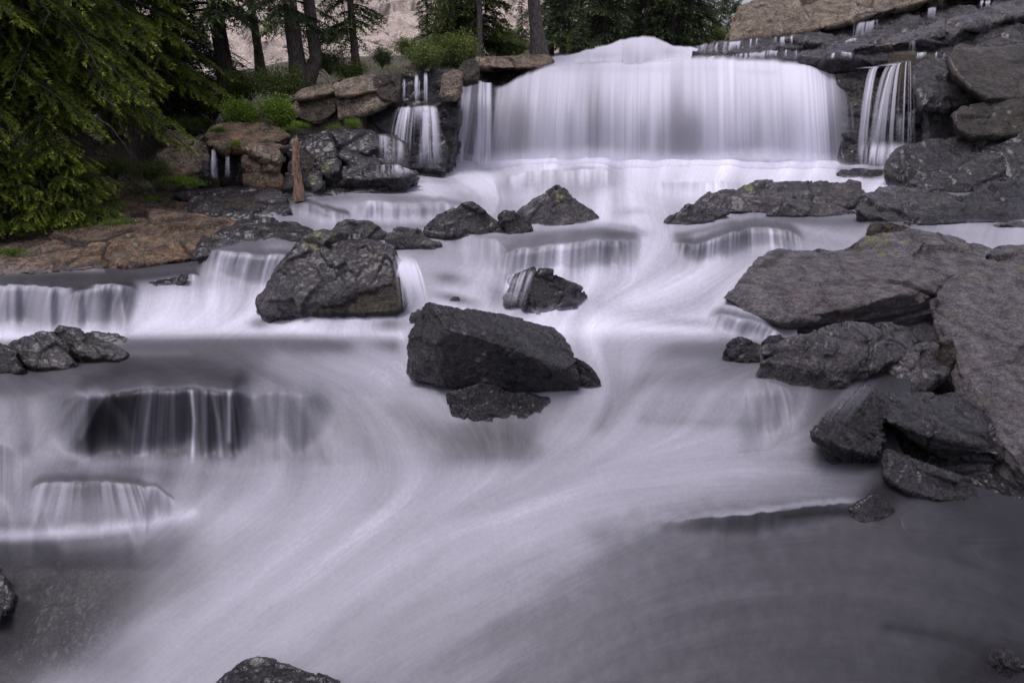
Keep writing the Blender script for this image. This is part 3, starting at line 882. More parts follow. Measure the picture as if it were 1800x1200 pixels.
rock('rock', 'crumpled grey rock behind the right shoulder of the lichened boulder', M_MID, [[
    (676, 420, 0), (690, 405, .05), (706, 400, .1), (735, 404, .1), (752, 418, .1), (775, 428, .1), (760, 434, 0), (700, 437, 0)]], Wd(710, 440), depth=.5, cell=.25, soft=3)
rock('boulder', 'dark blunt boulder in midstream, wider of the pair below the main fall', M_DARK, [[
    (746, 411, .05), (756, 392, .1), (768, 376, .15), (798, 366, .2), (834, 354, .25), (848, 366, .2), (868, 382, .2), (886, 396, .2), (891, 411, .1), (840, 419, 0), (780, 416, 0)]],
    Wd(820, 418), depth=.9, cell=.45, chip=1.1, soft=2, cat=D)
rock('rock', 'small dark rock between the two mid-stream peaks', M_DARK, [[
    (876, 378, .05), (890, 372, .1), (912, 373, .1), (930, 385, .1), (940, 400, .05), (925, 411, 0), (895, 411, 0)]], Wd(910, 412), depth=.5, cell=.3)
rock('boulder', 'pyramid-shaped boulder with a bright yellow lichen spot below the main fall', M_MID, [[
    (902, 376, .2), (925, 362, .2), (950, 345, .25), (977, 327, .3), (990, 332, .3), (1004, 345, .25), (1035, 362, .3), (1052, 378, .3), (1060, 393, .25), (1000, 398, 0), (950, 398, 0), (925, 388, .05)]],
    Wd(980, 397), depth=1.0, cell=.5, lich=[(984, 345, 8), (978, 338, 4), (981, 352, 5)], cat=D)
rock('flat_boulder', 'long low grey slab with a pale lichen blotch in front of the main fall', M_MID, [
    [(1218, 366, .1), (1242, 345, .3), (1262, 335, .4), (1320, 319, .7), (1345, 316, .8), (1380, 322, .6), (1400, 345, .2), (1350, 372, 0), (1280, 372, 0)],
    [(1340, 318, .7), (1400, 323, .7), (1450, 322, .7), (1510, 321, .7), (1518, 338, .5), (1500, 362, .2), (1440, 364, .1), (1350, 368, .1)]],
    Wd(1300, 376), depth=1.3, cell=.7, chip=1.0, lich=[(1316, 330, 11)], strata=(.2, -.3, 1, 2), cat='rock slab')
rock('rock', 'wet wedge-shaped rock in front of the long grey slab', M_MID, [[
    (1347, 377, 0), (1370, 362, .1), (1392, 352, .2), (1440, 354, .3), (1480, 366, .3), (1516, 379, .2), (1430, 380, 0)]], Wd(1420, 383), depth=.5, cell=.35)
rock('rock', 'dark low rock at the left tip of the long grey slab', M_DARK, [[
    (1168, 387, .05), (1185, 372, .15), (1208, 362, .2), (1240, 370, .25), (1285, 374, .3), (1250, 386, .05), (1210, 394, 0), (1180, 393, 0)]], Wd(1210, 395), depth=.6, cell=.4, soft=7)
rock('flat_boulder', 'grey striated slab right of the long slab with a trickle between them', M_MID, [[
    (1505, 372, .0), (1515, 345, .3), (1545, 332, .6), (1590, 328, .8), (1640, 333, .8), (1682, 343, .7), (1665, 365, .3), (1600, 392, 0), (1555, 388, 0), (1520, 378, 0)]],
    Wd(1560, 392), depth=1.1, cell=.6, strata=(.5, -.5, 1, 2), layer=.6, cat='rock slab')
rock('boulder', 'black undercut boulder on the right bank behind the big slab', M_DARK, [
    [(1590, 394, .0), (1640, 372, .3), (1680, 348, .6), (1725, 322, .9), (1790, 316, 1.2), (1900, 316, 1.4), (1900, 390, .5), (1760, 388, .2), (1700, 380, .2), (1650, 392, 0)]],
    Wd(1640, 398), depth=1.4, cell=.7, cat=D)
rock('rock', 'flat grey rock at the right edge of the picture beyond the big slab', M_MID, [[
    (1745, 395, .1), (1785, 386, .2), (1900, 380, .3), (1900, 402, 0), (1800, 398, 0)]], Wd(1790, 402), depth=.5, cell=.4)
# --- right foreground pile
YS = Wd(1368, 590)
rock('flat_boulder', 'huge pitted grey slab jutting into the stream from the right', M_SLAB, [
    [(1268, 523, .35), (1283, 515, .38), (1352, 441, 1.7), (1385, 438, 1.9), (1480, 436, 2.0), (1560, 432, 2.1), (1760, 440, 2.2), (1740, 520, 1.2), (1645, 530, .6), (1600, 514, .45), (1530, 528, .3), (1470, 545, .15), (1378, 566, 0),
     (1366, 591, .34), (1395, 590, .4), (1470, 572, .55), (1560, 564, .65), (1640, 567, .85), (1300, 545, .25)],
    [(1400, 575, .4), (1470, 553, .25), (1600, 522, .45), (1650, 535, .6), (1668, 570, .9), (1665, 600, 1.0), (1600, 600, .95)],
    [(1485, 432, 1.95), (1520, 412, 2.1), (1600, 404, 2.3), (1680, 418, 2.3), (1755, 440, 2.2), (1740, 480, 1.5), (1600, 460, 1.6)]],
    YS, depth=1.5, res=1.05, chip=.5, rough=.8, cell=1.0, crackw=.03, sink=.05,
    lich=[(1530, 420, 15), (1555, 425, 9), (1557, 413, 7), (1592, 425, 8), (1550, 448, 9), (1490, 433, 7), (1515, 430, 6), (1543, 432, 6)], cat='rock slab', strata=(0, -.3, 1, 3))
rock('rock', 'dark mossy wedge standing up behind the lichened crest of the huge slab', M_RUSTY, [[
    (1522, 412, 0), (1530, 395, .1), (1545, 387, .2), (1575, 392, .2), (1620, 405, .3), (1672, 430, .3), (1640, 440, 0), (1560, 425, 0)]], YS + 2.15, depth=.5, cell=.3, sink=.3)
YB = Wd(1750, 850)
rock('boulder', 'massive rough sloping boulder at the right edge of the picture', M_SLAB, [
    [(1636, 530, 2.0), (1660, 500, 2.3), (1700, 472, 2.8), (1755, 436, 3.3), (1900, 425, 3.4), (2000, 430, 3.2), (2000, 860, .0), (1830, 850, 0), (1790, 815, .15), (1772, 790, .25), (1745, 735, .6), (1715, 700, .9), (1690, 665, 1.1), (1660, 600, 1.5)]],
    YB, depth=2.2, res=1.05, chip=.4, rough=.8, cell=1.1, crackw=.03, strata=(0.3, -.4, 1, 2.5), sink=.4, lich=[(1760, 455, 10), (1795, 470, 8)], cat=D)
rock('boulder', 'rounded brown and grey boulder tucked under the front of the huge slab', M_MID, [
    [(1336, 640, .15), (1340, 612, .22), (1365, 600, .3), (1400, 588, .4), (1430, 583, .5), (1470, 600, .35), (1520, 605, .2), (1515, 640, .1), (1475, 680, .15), (1440, 700, .12), (1408, 713, .12), (1375, 705, .12), (1345, 685, .15)],
    [(1430, 582, .5), (1465, 566, .7), (1530, 562, .8), (1575, 572, .8), (1600, 578, .8), (1616, 598, .7), (1590, 625, .5), (1545, 650, .3), (1500, 655, .15), (1450, 610, .3)]],
    Wd(1380, 700) + .1, depth=.9, cell=.45, chip=1.1, soft=5, cat=D)
rock('rock', 'squarish rock between the brown boulder and the massive edge boulder', M_MID, [[
    (1560, 652, .15), (1585, 625, .25), (1625, 602, .4), (1665, 605, .4), (1678, 625, .35), (1668, 655, .1), (1625, 685, 0), (1600, 687, -.03), (1590, 672, 0)]],
    Wd(1380, 700) + .35, depth=.6, cell=.35, chip=1.2)
rock('rock', 'small rusty stone stuck above the squarish rock beside the massive edge boulder', M_RUSTY, [[
    (1650, 600, 0), (1660, 594, .05), (1678, 596, .05), (1690, 640, 0), (1695, 690, -.05), (1670, 690, -.05), (1660, 650, 0)]], Wd(1380, 700) + .55, depth=.3, cell=.2)
rock('rock', 'flat-topped folded rock in front of the squarish rock', M_DARK, [
    [(1534, 706, .35), (1550, 695, .45), (1620, 690, .6), (1695, 692, .7), (1720, 715, .6), (1745, 745, .4), (1772, 785, .2), (1765, 806, .15), (1690, 775, .1), (1610, 760, .1), (1560, 738, .15), (1538, 722, .25)]],
    4.42, depth=.9, cell=.4, chip=.8, layer=.5, strata=(.25, -.3, 1, 2.2))
rock('rock', 'black filler rock standing for the shade beneath the folded flat-topped rock', M_DARK, [[
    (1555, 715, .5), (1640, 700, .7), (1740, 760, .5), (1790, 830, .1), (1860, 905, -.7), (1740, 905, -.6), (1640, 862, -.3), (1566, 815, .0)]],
    4.8, depth=1.0, cell=.4, soft=1)  # dark filler added where only shade shows through the pile
rock('rock', 'added black rock serving as the shade under the front lip of the huge slab', M_DARK, [[(1385, 604, 0), (1395, 585, .05), (1470, 566, .1), (1610, 558, .15), (1620, 612, 0), (1480, 620, 0)]], YS + .95, depth=.6, cell=.5, soft=1)  # closes the gap with added dark rock in place of shade
rock('boulder', 'added black rock that stands for the shadow between the huge slab and the massive edge boulder', M_DARK, [[
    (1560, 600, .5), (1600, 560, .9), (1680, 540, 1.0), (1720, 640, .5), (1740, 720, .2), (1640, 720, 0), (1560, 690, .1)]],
    6.3, depth=1.0, cell=.6, soft=1, cat=D)  # dark backing put in for the shade of the black gap
rock('rock', 'steep fluted rock with water sliding over it beside the brown boulder', M_DARK, [[
    (1528, 671, .35), (1550, 684, .35), (1560, 710, .25), (1556, 760, .1), (1548, 797, -.05), (1495, 790, -.1), (1424, 766, -.1), (1450, 725, .1), (1500, 684, .3)]],
    Wd(1480, 795) - .12, depth=.6, cell=.28, chip=.7, layer=.9, strata=(.75, -.1, 1.0, 3.5), soft=10)
rock('rock', 'low black rock with a wet rim at the foot of the right-hand pile', M_DARK, [[
    (1553, 832, .1), (1560, 793, .2), (1575, 797, .2), (1640, 818, .15), (1715, 855, .05), (1722, 880, 0), (1660, 880, -.05), (1590, 860, 0)]], Wd(1630, 875), depth=.5, cell=.3, soft=6)
rock('rock', 'small submerged black rock where the foam ledge ends at lower right', M_DARK, [[
    (1478, 906, .05), (1508, 884, .08), (1538, 868, .1), (1560, 872, .1), (1574, 892, .05), (1562, 914, 0), (1520, 918, 0)]], Wd(1545, 915), depth=.3, cell=.25, chip=.6, soft=30)
rock('rock', 'small black rock left of the brown boulder at the water line', M_DARK, [[
    (1271, 615, 0), (1285, 598, .05), (1303, 594, .1), (1340, 606, .1), (1345, 630, 0), (1310, 634, -.02), (1275, 630, 0)]], Wd(1300, 636), depth=.3, cell=.22, soft=4)
rock('rock', 'dark stone wedged under the left tip of the huge slab', M_DARK, [[
    (1338, 600, 0), (1350, 590, .05), (1372, 588, .1), (1400, 600, .1), (1380, 615, 0), (1345, 613, 0)]], Wd(1340, 622), depth=.3, cell=.22)
rock('rock', 'rounded dark boulder top with a pale lichen spot at the bottom edge of the picture', M_DARK, [[
    (372, 1204, .2), (395, 1180, .22), (425, 1160, .25), (452, 1152, .28), (480, 1158, .28), (505, 1165, .26), (540, 1178, .22), (590, 1198, .2), (680, 1235, .1), (660, 1290, 0), (340, 1290, 0), (350, 1230, .1)]],
    Wd(480, 1290), depth=.7, cell=.5, chip=.5, lich=[(452, 1163, 13), (470, 1195, 7), (447, 1190, 5)], soft=3)
rock('rock', 'thin-filmed dark rock at the bottom right corner with ripples round it', M_DARK, [[
    (1748, 1140, .05), (1775, 1142, .1), (1795, 1160, .05), (1840, 1200, 0), (1800, 1230, -.05), (1765, 1190, 0)]], Wd(1790, 1200) + .03, depth=.2, cell=.2, soft=10)
# --- left water line
rock('rock', 'flat-faced dark rock, middle of the three at the left water line', M_MID, [[
    (14, 608, .1), (45, 592, .15), (75, 580, .2), (92, 583, .2), (112, 605, .1), (131, 636, 0), (118, 648, -.05), (60, 645, -.05), (35, 628, 0)]],
    Wd(80, 650), depth=.5, cell=.3, lich=[(84, 604, 6)], soft=3)
rock('rock', 'tilted layered rock, right of the three at the left water line', M_MID, [[
    (97, 580, .1), (103, 572, .12), (140, 580, .2), (172, 592, .2), (206, 610, .15), (222, 624, .1), (205, 632, 0), (160, 634, 0), (128, 620, 0), (105, 600, .05)]],
    Wd(170, 636), depth=.5, cell=.28, layer=.7, strata=(.6, -.2, 1, 3), soft=3)
rock('rock', 'low pale ledge behind the tilted layered rock', M_MID, [[
    (140, 586, .1), (170, 582, .1), (215, 586, .1), (245, 598, .1), (215, 606, 0), (170, 600, 0)]], Wd(200, 608) + .05, depth=.3, cell=.3, soft=10)
rock('rock', 'low dark rock cut by the left edge of the picture', M_DARK, [[
    (-60, 600, .1), (0, 604, .1), (28, 618, .05), (44, 640, 0), (35, 652, -.05), (-60, 656, 0)]], Wd(20, 655), depth=.4, cell=.3, soft=4)
_yb = Wd(120, 1080)
_sl = [(-95, 960, .12), (60, 965, .12), (170, 972, .12), (250, 985, .07), (245, 1045, .08), (205, 1115, .08), (130, 1195, .09), (10, 1250, .1), (-95, 1275, .1)]
rock('flat_boulder', 'dark slab seen under thin water at the lower left corner', M_MID, [[(x, y, Wd(max(x, 0), y) + d - _yb) for x, y, d in _sl]],
    _yb, depth=.35, cell=.45, soft=0.01, chip=.35, rough=.7, sink=.1, cat='rock slab')
rock('rock', 'jagged dark rock tip breaking the water at the left edge near the bottom', M_DARK, [
    [(-95, 990, Wd(0, 990) - .10 - _yb), (-20, 990, Wd(0, 985) - .10 - _yb), (8, 1010, Wd(0, 1010) - .08 - _yb), (24, 1042, Wd(20, 1040) - .05 - _yb), (10, 1082, Wd(14, 1085) - .05 - _yb), (-95, 1100, Wd(0, 1100) - .08 - _yb)]],
    _yb, depth=.3, cell=.3, soft=12, chip=.9, sink=.1)
# --- left bank
YL = Wd(300, 470)
rock('flat_boulder', 'broad rusty brown bedrock slab sloping into the stream on the left bank', M_BROWN, [
    [(-90, 392, 1.4), (0, 388, 1.5), (150, 378, 1.9), (290, 376, 2.0), (340, 385, 1.6), (345, 420, .8), (320, 456, .1), (180, 470, -.1), (60, 481, -.15), (-90, 488, -.2)],
    [(280, 377, 2.0), (360, 382, 1.8), (425, 390, 1.6), (400, 420, .8), (372, 445, .3), (310, 458, .1), (290, 430, .5)]],
    YL, depth=2.0, res=1.0, chip=.9, rough=1.0, cell=1.1, crackw=.035, lich=[(225, 413, 6), (280, 419, 5), (80, 405, 6), (100, 408, 5), (238, 430, 5)], cat='rock slab')
rock('ledge', 'dark wet ledge between the brown slab and the strand-like cascade', M_CLIFF, [
    [(345, 452, .1), (352, 430, .4), (380, 400, .9), (425, 386, 1.4), (520, 388, 1.6), (550, 404, 1.4), (528, 420, 1.0), (455, 434, .5), (400, 446, .2)]],
    YL - .05, depth=1.5, cell=.5, chip=1.1, soft=3, cat='rock ledge')
rock('ledge', 'brownish stepped ledge behind the green bush on the left bank', M_BROWN, [
    [(152, 345, .8), (165, 325, 1.4), (215, 322, 1.6), (300, 330, 1.5), (352, 345, 1.2), (372, 360, .6), (372, 380, 0), (250, 378, 0), (160, 372, .1)]],
    Wd(300, 378) + .3, depth=1.3, cell=.6, chip=1.3, cat='rock ledge')
rock('rock', 'thin curved dark rock rim at the lip of the left cascade', M_DARK, [
    [(236, 530, .0), (244, 505, .05), (262, 494, .08), (300, 487, .1), (336, 484, .1), (330, 492, .0), (280, 500, -.02), (256, 512, -.03), (246, 532, -.03)]], Wd(290, 500) - .02, depth=.2, cell=.2, soft=3, chip=1.2, sink=.1)
rock('rock', 'small dark stone just breaking the foam left of the small mid-stream pyramid', M_DARK, [[(790, 528, 0), (798, 520, .03), (806, 522, .03), (810, 529, 0)]], Wd(800, 530), depth=.15, cell=.15, soft=4, sink=.05)
rock('rock', 'small round dark stone touching the left back of the big mid-stream boulder', M_DARK, [[(720, 560, 0), (724, 548, .05), (738, 543, .05), (750, 552, .05), (740, 575, 0), (724, 575, 0)]], Wd(735, 578) + .1, depth=.2, cell=.2, soft=8, sink=.1)
YM = Wd(440, 383)
rock('rock', 'dark angular block on the left bank, left end of the row of steps', M_CLIFF, [[(325, 378, .2), (328, 352, .4), (345, 346, .5), (372, 350, .5), (395, 352, .5), (385, 378, 0), (350, 382, 0)]], YM, depth=.7, cell=.35)
rock('rock', 'brown-topped dark block, second along the row of steps on the left bank', M_RUSTY, [[(365, 378, .1), (372, 352, .5), (400, 345, .7), (455, 348, .6), (460, 370, .1), (420, 384, 0), (380, 384, 0)]], YM + .05, depth=.8, cell=.35)
rock('rock', 'blue-grey faceted block in the row of steps, lowest of them', M_CLIFF, [[(385, 384, 0), (392, 366, .2), (430, 362, .3), (446, 370, .2), (440, 386, 0), (410, 390, -.05)]], YM - .1, depth=.5, cell=.3)
rock('rock', 'dark block at the right end of the row of steps, beside the small cascade', M_CLIFF, [[(440, 382, 0), (448, 356, .4), (480, 348, .7), (506, 352, .6), (508, 372, .2), (490, 386, 0)]], YM + .05, depth=.8, cell=.35)
rock('ledge', 'flat dark rock shelf at the foot of the broken snag', M_CLIFF, [[(300, 345, .3), (330, 328, .8), (420, 325, 1.0), (520, 335, .8), (600, 340, .5), (620, 345, .3), (560, 352, 0), (500, 354, 0), (400, 352, .1)]],
     Wd(500, 358) + .25, depth=1.2, cell=.6, sink=.4, cat='rock ledge')
YC = 11.6
rock('boulder', 'pale cracked granite block left of the twin trickles', M_GRAN, [[(268, 300, .1), (275, 268, .3), (300, 256, .4), (345, 258, .4), (362, 275, .3), (352, 300, .1), (318, 308, 0), (285, 306, 0)]], YC, depth=1.0, cell=.45, sink=.5, cat=D)
rock('rock', 'rounded grey rock sitting above the pale cracked granite block', M_GRAN, [[(285, 245, .2), (300, 229, .3), (320, 231, .3), (338, 245, .2), (330, 258, .1), (295, 258, .1)]], YC + .5, depth=.7, cell=.35, sink=.4)
rock('rock', 'brown upright rock between the granite block and the twin trickles', M_GRAN, [[(335, 262, .1), (345, 246, .3), (360, 250, .3), (368, 275, .2), (362, 290, .1), (345, 285, .1)]], YC + .2, depth=.6, cell=.3, sink=.5)
rock('rock', 'dark small blocks stacked beside the twin trickles', M_CLIFF, [[(348, 310, 0), (350, 284, .1), (365, 282, .1), (368, 312, 0)]], YC + .1, depth=.5, cell=.2, sink=.4)
rock('boulder', 'smooth domed orange-brown boulder behind the twin trickles', M_BROWN, [[(358, 240, .3), (372, 222, .6), (400, 216, .8), (450, 216, .8), (490, 222, .7), (512, 238, .5), (490, 248, .2), (430, 252, .1), (370, 250, .1)]],
     YC + .6, depth=1.5, cell=.8, chip=.35, sink=.4, cat=D)
rock('rock', 'brown slab roofing the alcove of the twin trickles', M_BROWN, [[(360, 248, .2), (400, 244, .4), (480, 244, .4), (500, 258, .2), (450, 264, 0), (395, 262, 0), (365, 256, .1)]], YC + .3, depth=1.0, cell=.5, sink=.1)
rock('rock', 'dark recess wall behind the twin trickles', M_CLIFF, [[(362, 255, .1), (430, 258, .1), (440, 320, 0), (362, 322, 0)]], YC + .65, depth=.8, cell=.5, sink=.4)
rock('rock', 'tilted tan slab lying on top of the brown block stack', M_GRAN, [[(428, 260, .1), (445, 256, .3), (490, 261, .2), (497, 270, .1), (485, 284, 0), (455, 276, 0)]], YC + .05, depth=.8, cell=.4, sink=.1)
rock('rock', 'brown block in the middle of the stack right of the trickles', M_BROWN, [[(424, 272, .1), (445, 270, .2), (495, 286, .1), (488, 300, 0), (430, 302, 0), (424, 290, 0)]], YC + .1, depth=.8, cell=.4, chip=.7, sink=.1)
rock('rock', 'brown block at the bottom of the stack right of the trickles', M_BROWN, [[(426, 304, .1), (490, 300, .1), (500, 310, .1), (498, 328, 0), (450, 330, 0), (428, 322, 0)]], YC + .05, depth=.8, cell=.4, chip=.7, sink=.3)
rock('rock', 'narrow dark block squeezed between the stack and the snag', M_CLIFF, [[(498, 332, 0), (500, 304, .1), (516, 300, .1), (520, 332, 0)]], YC, depth=.5, cell=.25)
YD = 11.4
rock('boulder', 'big dark blue-grey rock behind the snag', M_CLIFF, [[(505, 262, .3), (512, 240, .6), (540, 234, .8), (578, 228, .8), (592, 250, .6), (592, 275, .2), (560, 290, 0), (515, 285, .1)]], YD + .5, depth=1.3, cell=.55, sink=.3, cat=D)
rock('rock', 'lichened rounded rock below the blue-grey rock, right of the snag', M_CLIFF, [[(560, 290, .1), (566, 276, .2), (590, 272, .2), (602, 285, .2), (596, 302, 0), (572, 306, 0)]], YD + .3, depth=.6, cell=.3, lich=[(572, 292, 11), (566, 300, 5)], sink=.2)
rock('rock', 'upright rock with green lichen right of the snag foot', M_CLIFF, [[(540, 322, 0), (540, 305, .1), (552, 296, .2), (568, 302, .2), (568, 325, 0), (552, 336, -.05)]], YD + .1, depth=.5, cell=.3, lich=[(552, 312, 9), (550, 322, 5)], sink=.2)
rock('rock', 'reddish dark rock directly behind the snag', M_RUSTY, [[(505, 285, .2), (540, 268, .3), (556, 275, .3), (548, 310, 0), (528, 335, 0), (508, 330, 0)]], YD + .35, depth=.6, cell=.3, sink=.2)
rock('boulder', 'smooth slate block right of the blue-grey rock, split by a crack', M_CLIFF, [[(580, 232, .3), (598, 224, .6), (640, 227, .6), (662, 234, .5), (668, 256, .3), (645, 270, .1), (602, 262, .1)]], YD + .7, depth=1.1, cell=.6, chip=.7, sink=.3, cat=D)
rock('boulder', 'rounded wet rock where the thin veil of the left fall lands', M_CLIFF, [[(644, 268, .2), (650, 245, .4), (672, 233, .6), (700, 238, .6), (718, 252, .5), (716, 290, .2), (690, 298, 0), (655, 290, .1)]], YD + .8, depth=1.1, cell=.6, chip=.6, sink=.4, cat=D)
rock('rock', 'dark sloping slab under the slate block', M_CLIFF, [[(594, 272, .2), (602, 262, .3), (660, 272, .4), (672, 285, .3), (650, 298, 0), (618, 292, .1)]], YD + .5, depth=.9, cell=.45, sink=.3)
rock('rock', 'black shadowed rock between the lichened rock and the low water-polished rock', M_CLIFF, [[(568, 318, 0), (572, 300, .1), (605, 292, .2), (645, 298, .2), (640, 325, 0), (590, 332, 0)]], YD + .4, depth=.8, cell=.4, sink=.3)
rock('rock', 'low water-polished rock at the foot of the left fall', M_CLIFF, [[(600, 303, .1), (612, 293, .2), (680, 290, .4), (715, 293, .4), (735, 304, .3), (705, 312, .1), (640, 316, 0), (605, 312, 0)]], YD + .2, depth=.9, cell=.5, chip=.6, sink=.3)
rock('ledge', 'dark shelf where the left edge of the white apron begins', M_CLIFF, [[(560, 335, .1), (600, 325, .4), (640, 318, .6), (710, 308, .9), (740, 312, .8), (690, 326, .3), (640, 338, 0), (590, 344, 0)]], Wd(620, 345) + .2, depth=.8, cell=.5, sink=.3, cat='rock ledge')
# granite wall under the double-trunked tree
YG = 13.2
rock('rock', 'pale tan capstone under the double-trunked tree', M_GRAN, [[(519, 166, .2), (530, 158, .3), (584, 146, .5), (588, 162, .2), (560, 166, 0), (520, 172, 0)]], YG, depth=1.2, cell=.7, chip=.35, sink=.05)
rock('boulder', 'large tan granite block overhanging the bright green bush', M_GRAN, [[(511, 185, .2), (522, 174, .3), (586, 166, .3), (592, 178, .2), (592, 198, .1), (562, 213, 0), (535, 208, .05), (515, 198, .1)]], YG + .05, depth=1.2, cell=.7, chip=.4, sink=.05, cat=D)
rock('boulder', 'tan granite cap block right of the vertical crack in the wall', M_GRAN, [[(584, 148, .3), (610, 138, .5), (655, 131, .6), (672, 140, .3), (664, 158, .1), (620, 166, 0), (590, 168, 0)]], YG + .1, depth=1.3, cell=.8, chip=.35, sink=.05, cat=D)
rock('boulder', 'tan and rust granite block below the cap, right of the vertical crack', M_GRAN, [[(591, 174, .2), (640, 166, .2), (668, 162, .2), (695, 178, .1), (664, 190, 0), (625, 205, 0), (596, 207, 0)]], YG + .1, depth=1.2, cell=.8, chip=.4, sink=.05, cat=D)
rock('rock', 'orange-stained dark block between the granite wall and the left fall', M_RUSTY, [[(655, 136, .3), (690, 128, .5), (705, 130, .4), (702, 160, .1), (698, 180, 0), (668, 172, 0), (658, 158, .1)]], YG + .15, depth=1.2, cell=.5, sink=.05)
rock('boulder', 'tan granite core showing in the cracks between the wall blocks', M_GRAN, [[(516, 176, 0), (530, 164, .1), (586, 152, .3), (660, 140, .3), (696, 140, .3), (690, 180, .1), (640, 196, 0), (590, 204, 0), (540, 204, 0)]], YG + .42, depth=1.2, cell=.7, chip=.6, sink=.05, cat=D)
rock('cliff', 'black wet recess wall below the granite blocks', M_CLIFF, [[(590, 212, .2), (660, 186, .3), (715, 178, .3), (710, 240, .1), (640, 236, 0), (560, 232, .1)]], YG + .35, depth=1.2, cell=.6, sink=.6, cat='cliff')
rock('cliff', 'tall black wet cliff behind the narrow left fall', M_CLIFF, [
    [(690, 134, .6), (760, 122, .7), (800, 128, .7), (812, 160, .4), (800, 240, .2), (792, 296, .0), (700, 300, 0), (690, 200, .3)],
    [(700, 195, .0), (770, 186, 0), (786, 240, -.2), (780, 300, -.4), (690, 302, -.4)]],
    YG + .75, depth=1.8, cell=.8, chip=.9, sink=.6, strata=(0, 0, 1, 2.2), cat='cliff')
rock('boulder', 'orange and tan block hanging above the left side of the main fall', M_GRAN, [[(772, 160, .1), (778, 130, .2), (800, 123, .3), (815, 130, .3), (812, 150, .2), (800, 168, 0), (780, 170, 0)]], YG + .6, depth=.9, cell=.4, sink=.1, cat=D)
rock('rock', 'small split blocks between the orange block and the crest slab', M_RUSTY, [[(800, 128, .1), (812, 112, .3), (832, 102, .3), (842, 118, .2), (840, 138, 0), (815, 142, 0)]], YG + 1.1, depth=.9, cell=.25, chip=1.5, sink=.1)
rock('flat_boulder', 'grey crest slab left of the main fall lip', M_GRAN, [[(836, 104, .1), (845, 97, .3), (900, 97, .6), (960, 98, .8), (975, 108, .5), (950, 118, .2), (880, 118, 0), (842, 116, 0)]], 16.6, depth=2.0, cell=.9, chip=.6, sink=.05, cat='rock slab')
rock('cliff', 'black undercut rock beneath the grey crest slab', M_CLIFF, [[(838, 116, .2), (950, 114, .5), (940, 160, .2), (870, 160, 0), (840, 145, 0)]], 17.0, depth=1.5, cell=.6, sink=.6, cat='cliff')
rock('cliff', 'long dark cliff hidden behind the curtain of the main fall', M_CLIFF, [
    [(790, 160, .6), (870, 152, .7), (1000, 128, 1.1), (1300, 122, 1.2), (1490, 130, .8), (1500, 220, .4), (1490, 300, .1), (1200, 304, .2), (795, 304, 0)]],
    16.1, depth=2.0, res=1.6, cell=1.3, chip=.6, sink=.5, cat='cliff')
# --- right bank
YR = 14.6
rock('cliff', 'dark layered wall between the main fall and the right-hand fall', M_CLIFF, [
    [(1470, 128, 1.4), (1530, 122, 1.5), (1640, 110, 1.6), (1650, 200, .9), (1640, 290, .3), (1560, 300, .1), (1480, 296, .2), (1476, 200, .9)]],
    YR + .3, depth=2.0, cell=.9, chip=.8, strata=(.1, -.1, 1, 2.5), sink=.5, cat='cliff')
rock('boulder', 'blue-black overhanging rock right of the right-hand fall', M_CLIFF, [
    [(1600, 118, 1.2), (1625, 104, 1.5), (1680, 104, 1.5), (1700, 130, 1.0), (1742, 160, .5), (1720, 176, .2), (1670, 190, 0), (1620, 186, .2), (1606, 150, .6)]],
    YR - .4, depth=1.9, cell=.8, chip=1.1, sink=.1, cat=D)
rock('boulder', 'smooth brown rounded boulder at the top of the right bank', M_OLIVE, [
    [(1664, 100, 1.0), (1680, 84, 1.3), (1715, 79, 1.5), (1900, 74, 1.6), (1900, 180, .3), (1790, 170, .2), (1740, 172, .1), (1706, 156, .3), (1676, 130, .7)]],
    YR - 1.6, depth=2.5, cell=1.3, chip=.4, rough=.7, sink=.1, cat=D)
rock('boulder', 'cracked brown and orange boulder below the smooth brown one', M_OLIVE, [
    [(1676, 205, .3), (1700, 182, .6), (1745, 174, .6), (1900, 165, .5), (1900, 235, 0), (1760, 234, 0), (1712, 238, .0), (1682, 226, .1)]],
    YR - 2.0, depth=1.8, cell=.7, chip=1.0, sink=.1, cat=D)
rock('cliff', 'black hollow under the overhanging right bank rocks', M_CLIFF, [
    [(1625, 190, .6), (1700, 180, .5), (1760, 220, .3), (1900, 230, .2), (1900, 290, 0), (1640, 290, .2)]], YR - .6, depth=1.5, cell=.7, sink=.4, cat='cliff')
rock('boulder', 'broad cracked black rock at the foot of the right-hand fall', M_CLIFF, [
    [(1552, 296, .7), (1575, 270, 1.0), (1620, 250, 1.2), (1680, 240, 1.2), (1760, 242, 1.0), (1800, 262, .7), (1780, 310, .2), (1700, 335, 0), (1640, 332, 0), (1590, 320, .3)],
    [(1740, 250, .9), (1800, 236, .9), (1900, 236, .8), (1900, 330, 0), (1780, 325, 0)]],
    YR - 2.9, depth=2.2, cell=.8, chip=1.1, sink=.5, cat=D)
rock('flat_boulder', 'thin wet shelf under the right end of the white apron', M_CLIFF, [
    [(1470, 304, .6), (1500, 296, .8), (1560, 298, .9), (1600, 318, .5), (1570, 330, 0), (1500, 316, .2)]], Wd(1530, 320) + .2, depth=.8, cell=.5, sink=.2, cat='rock slab')
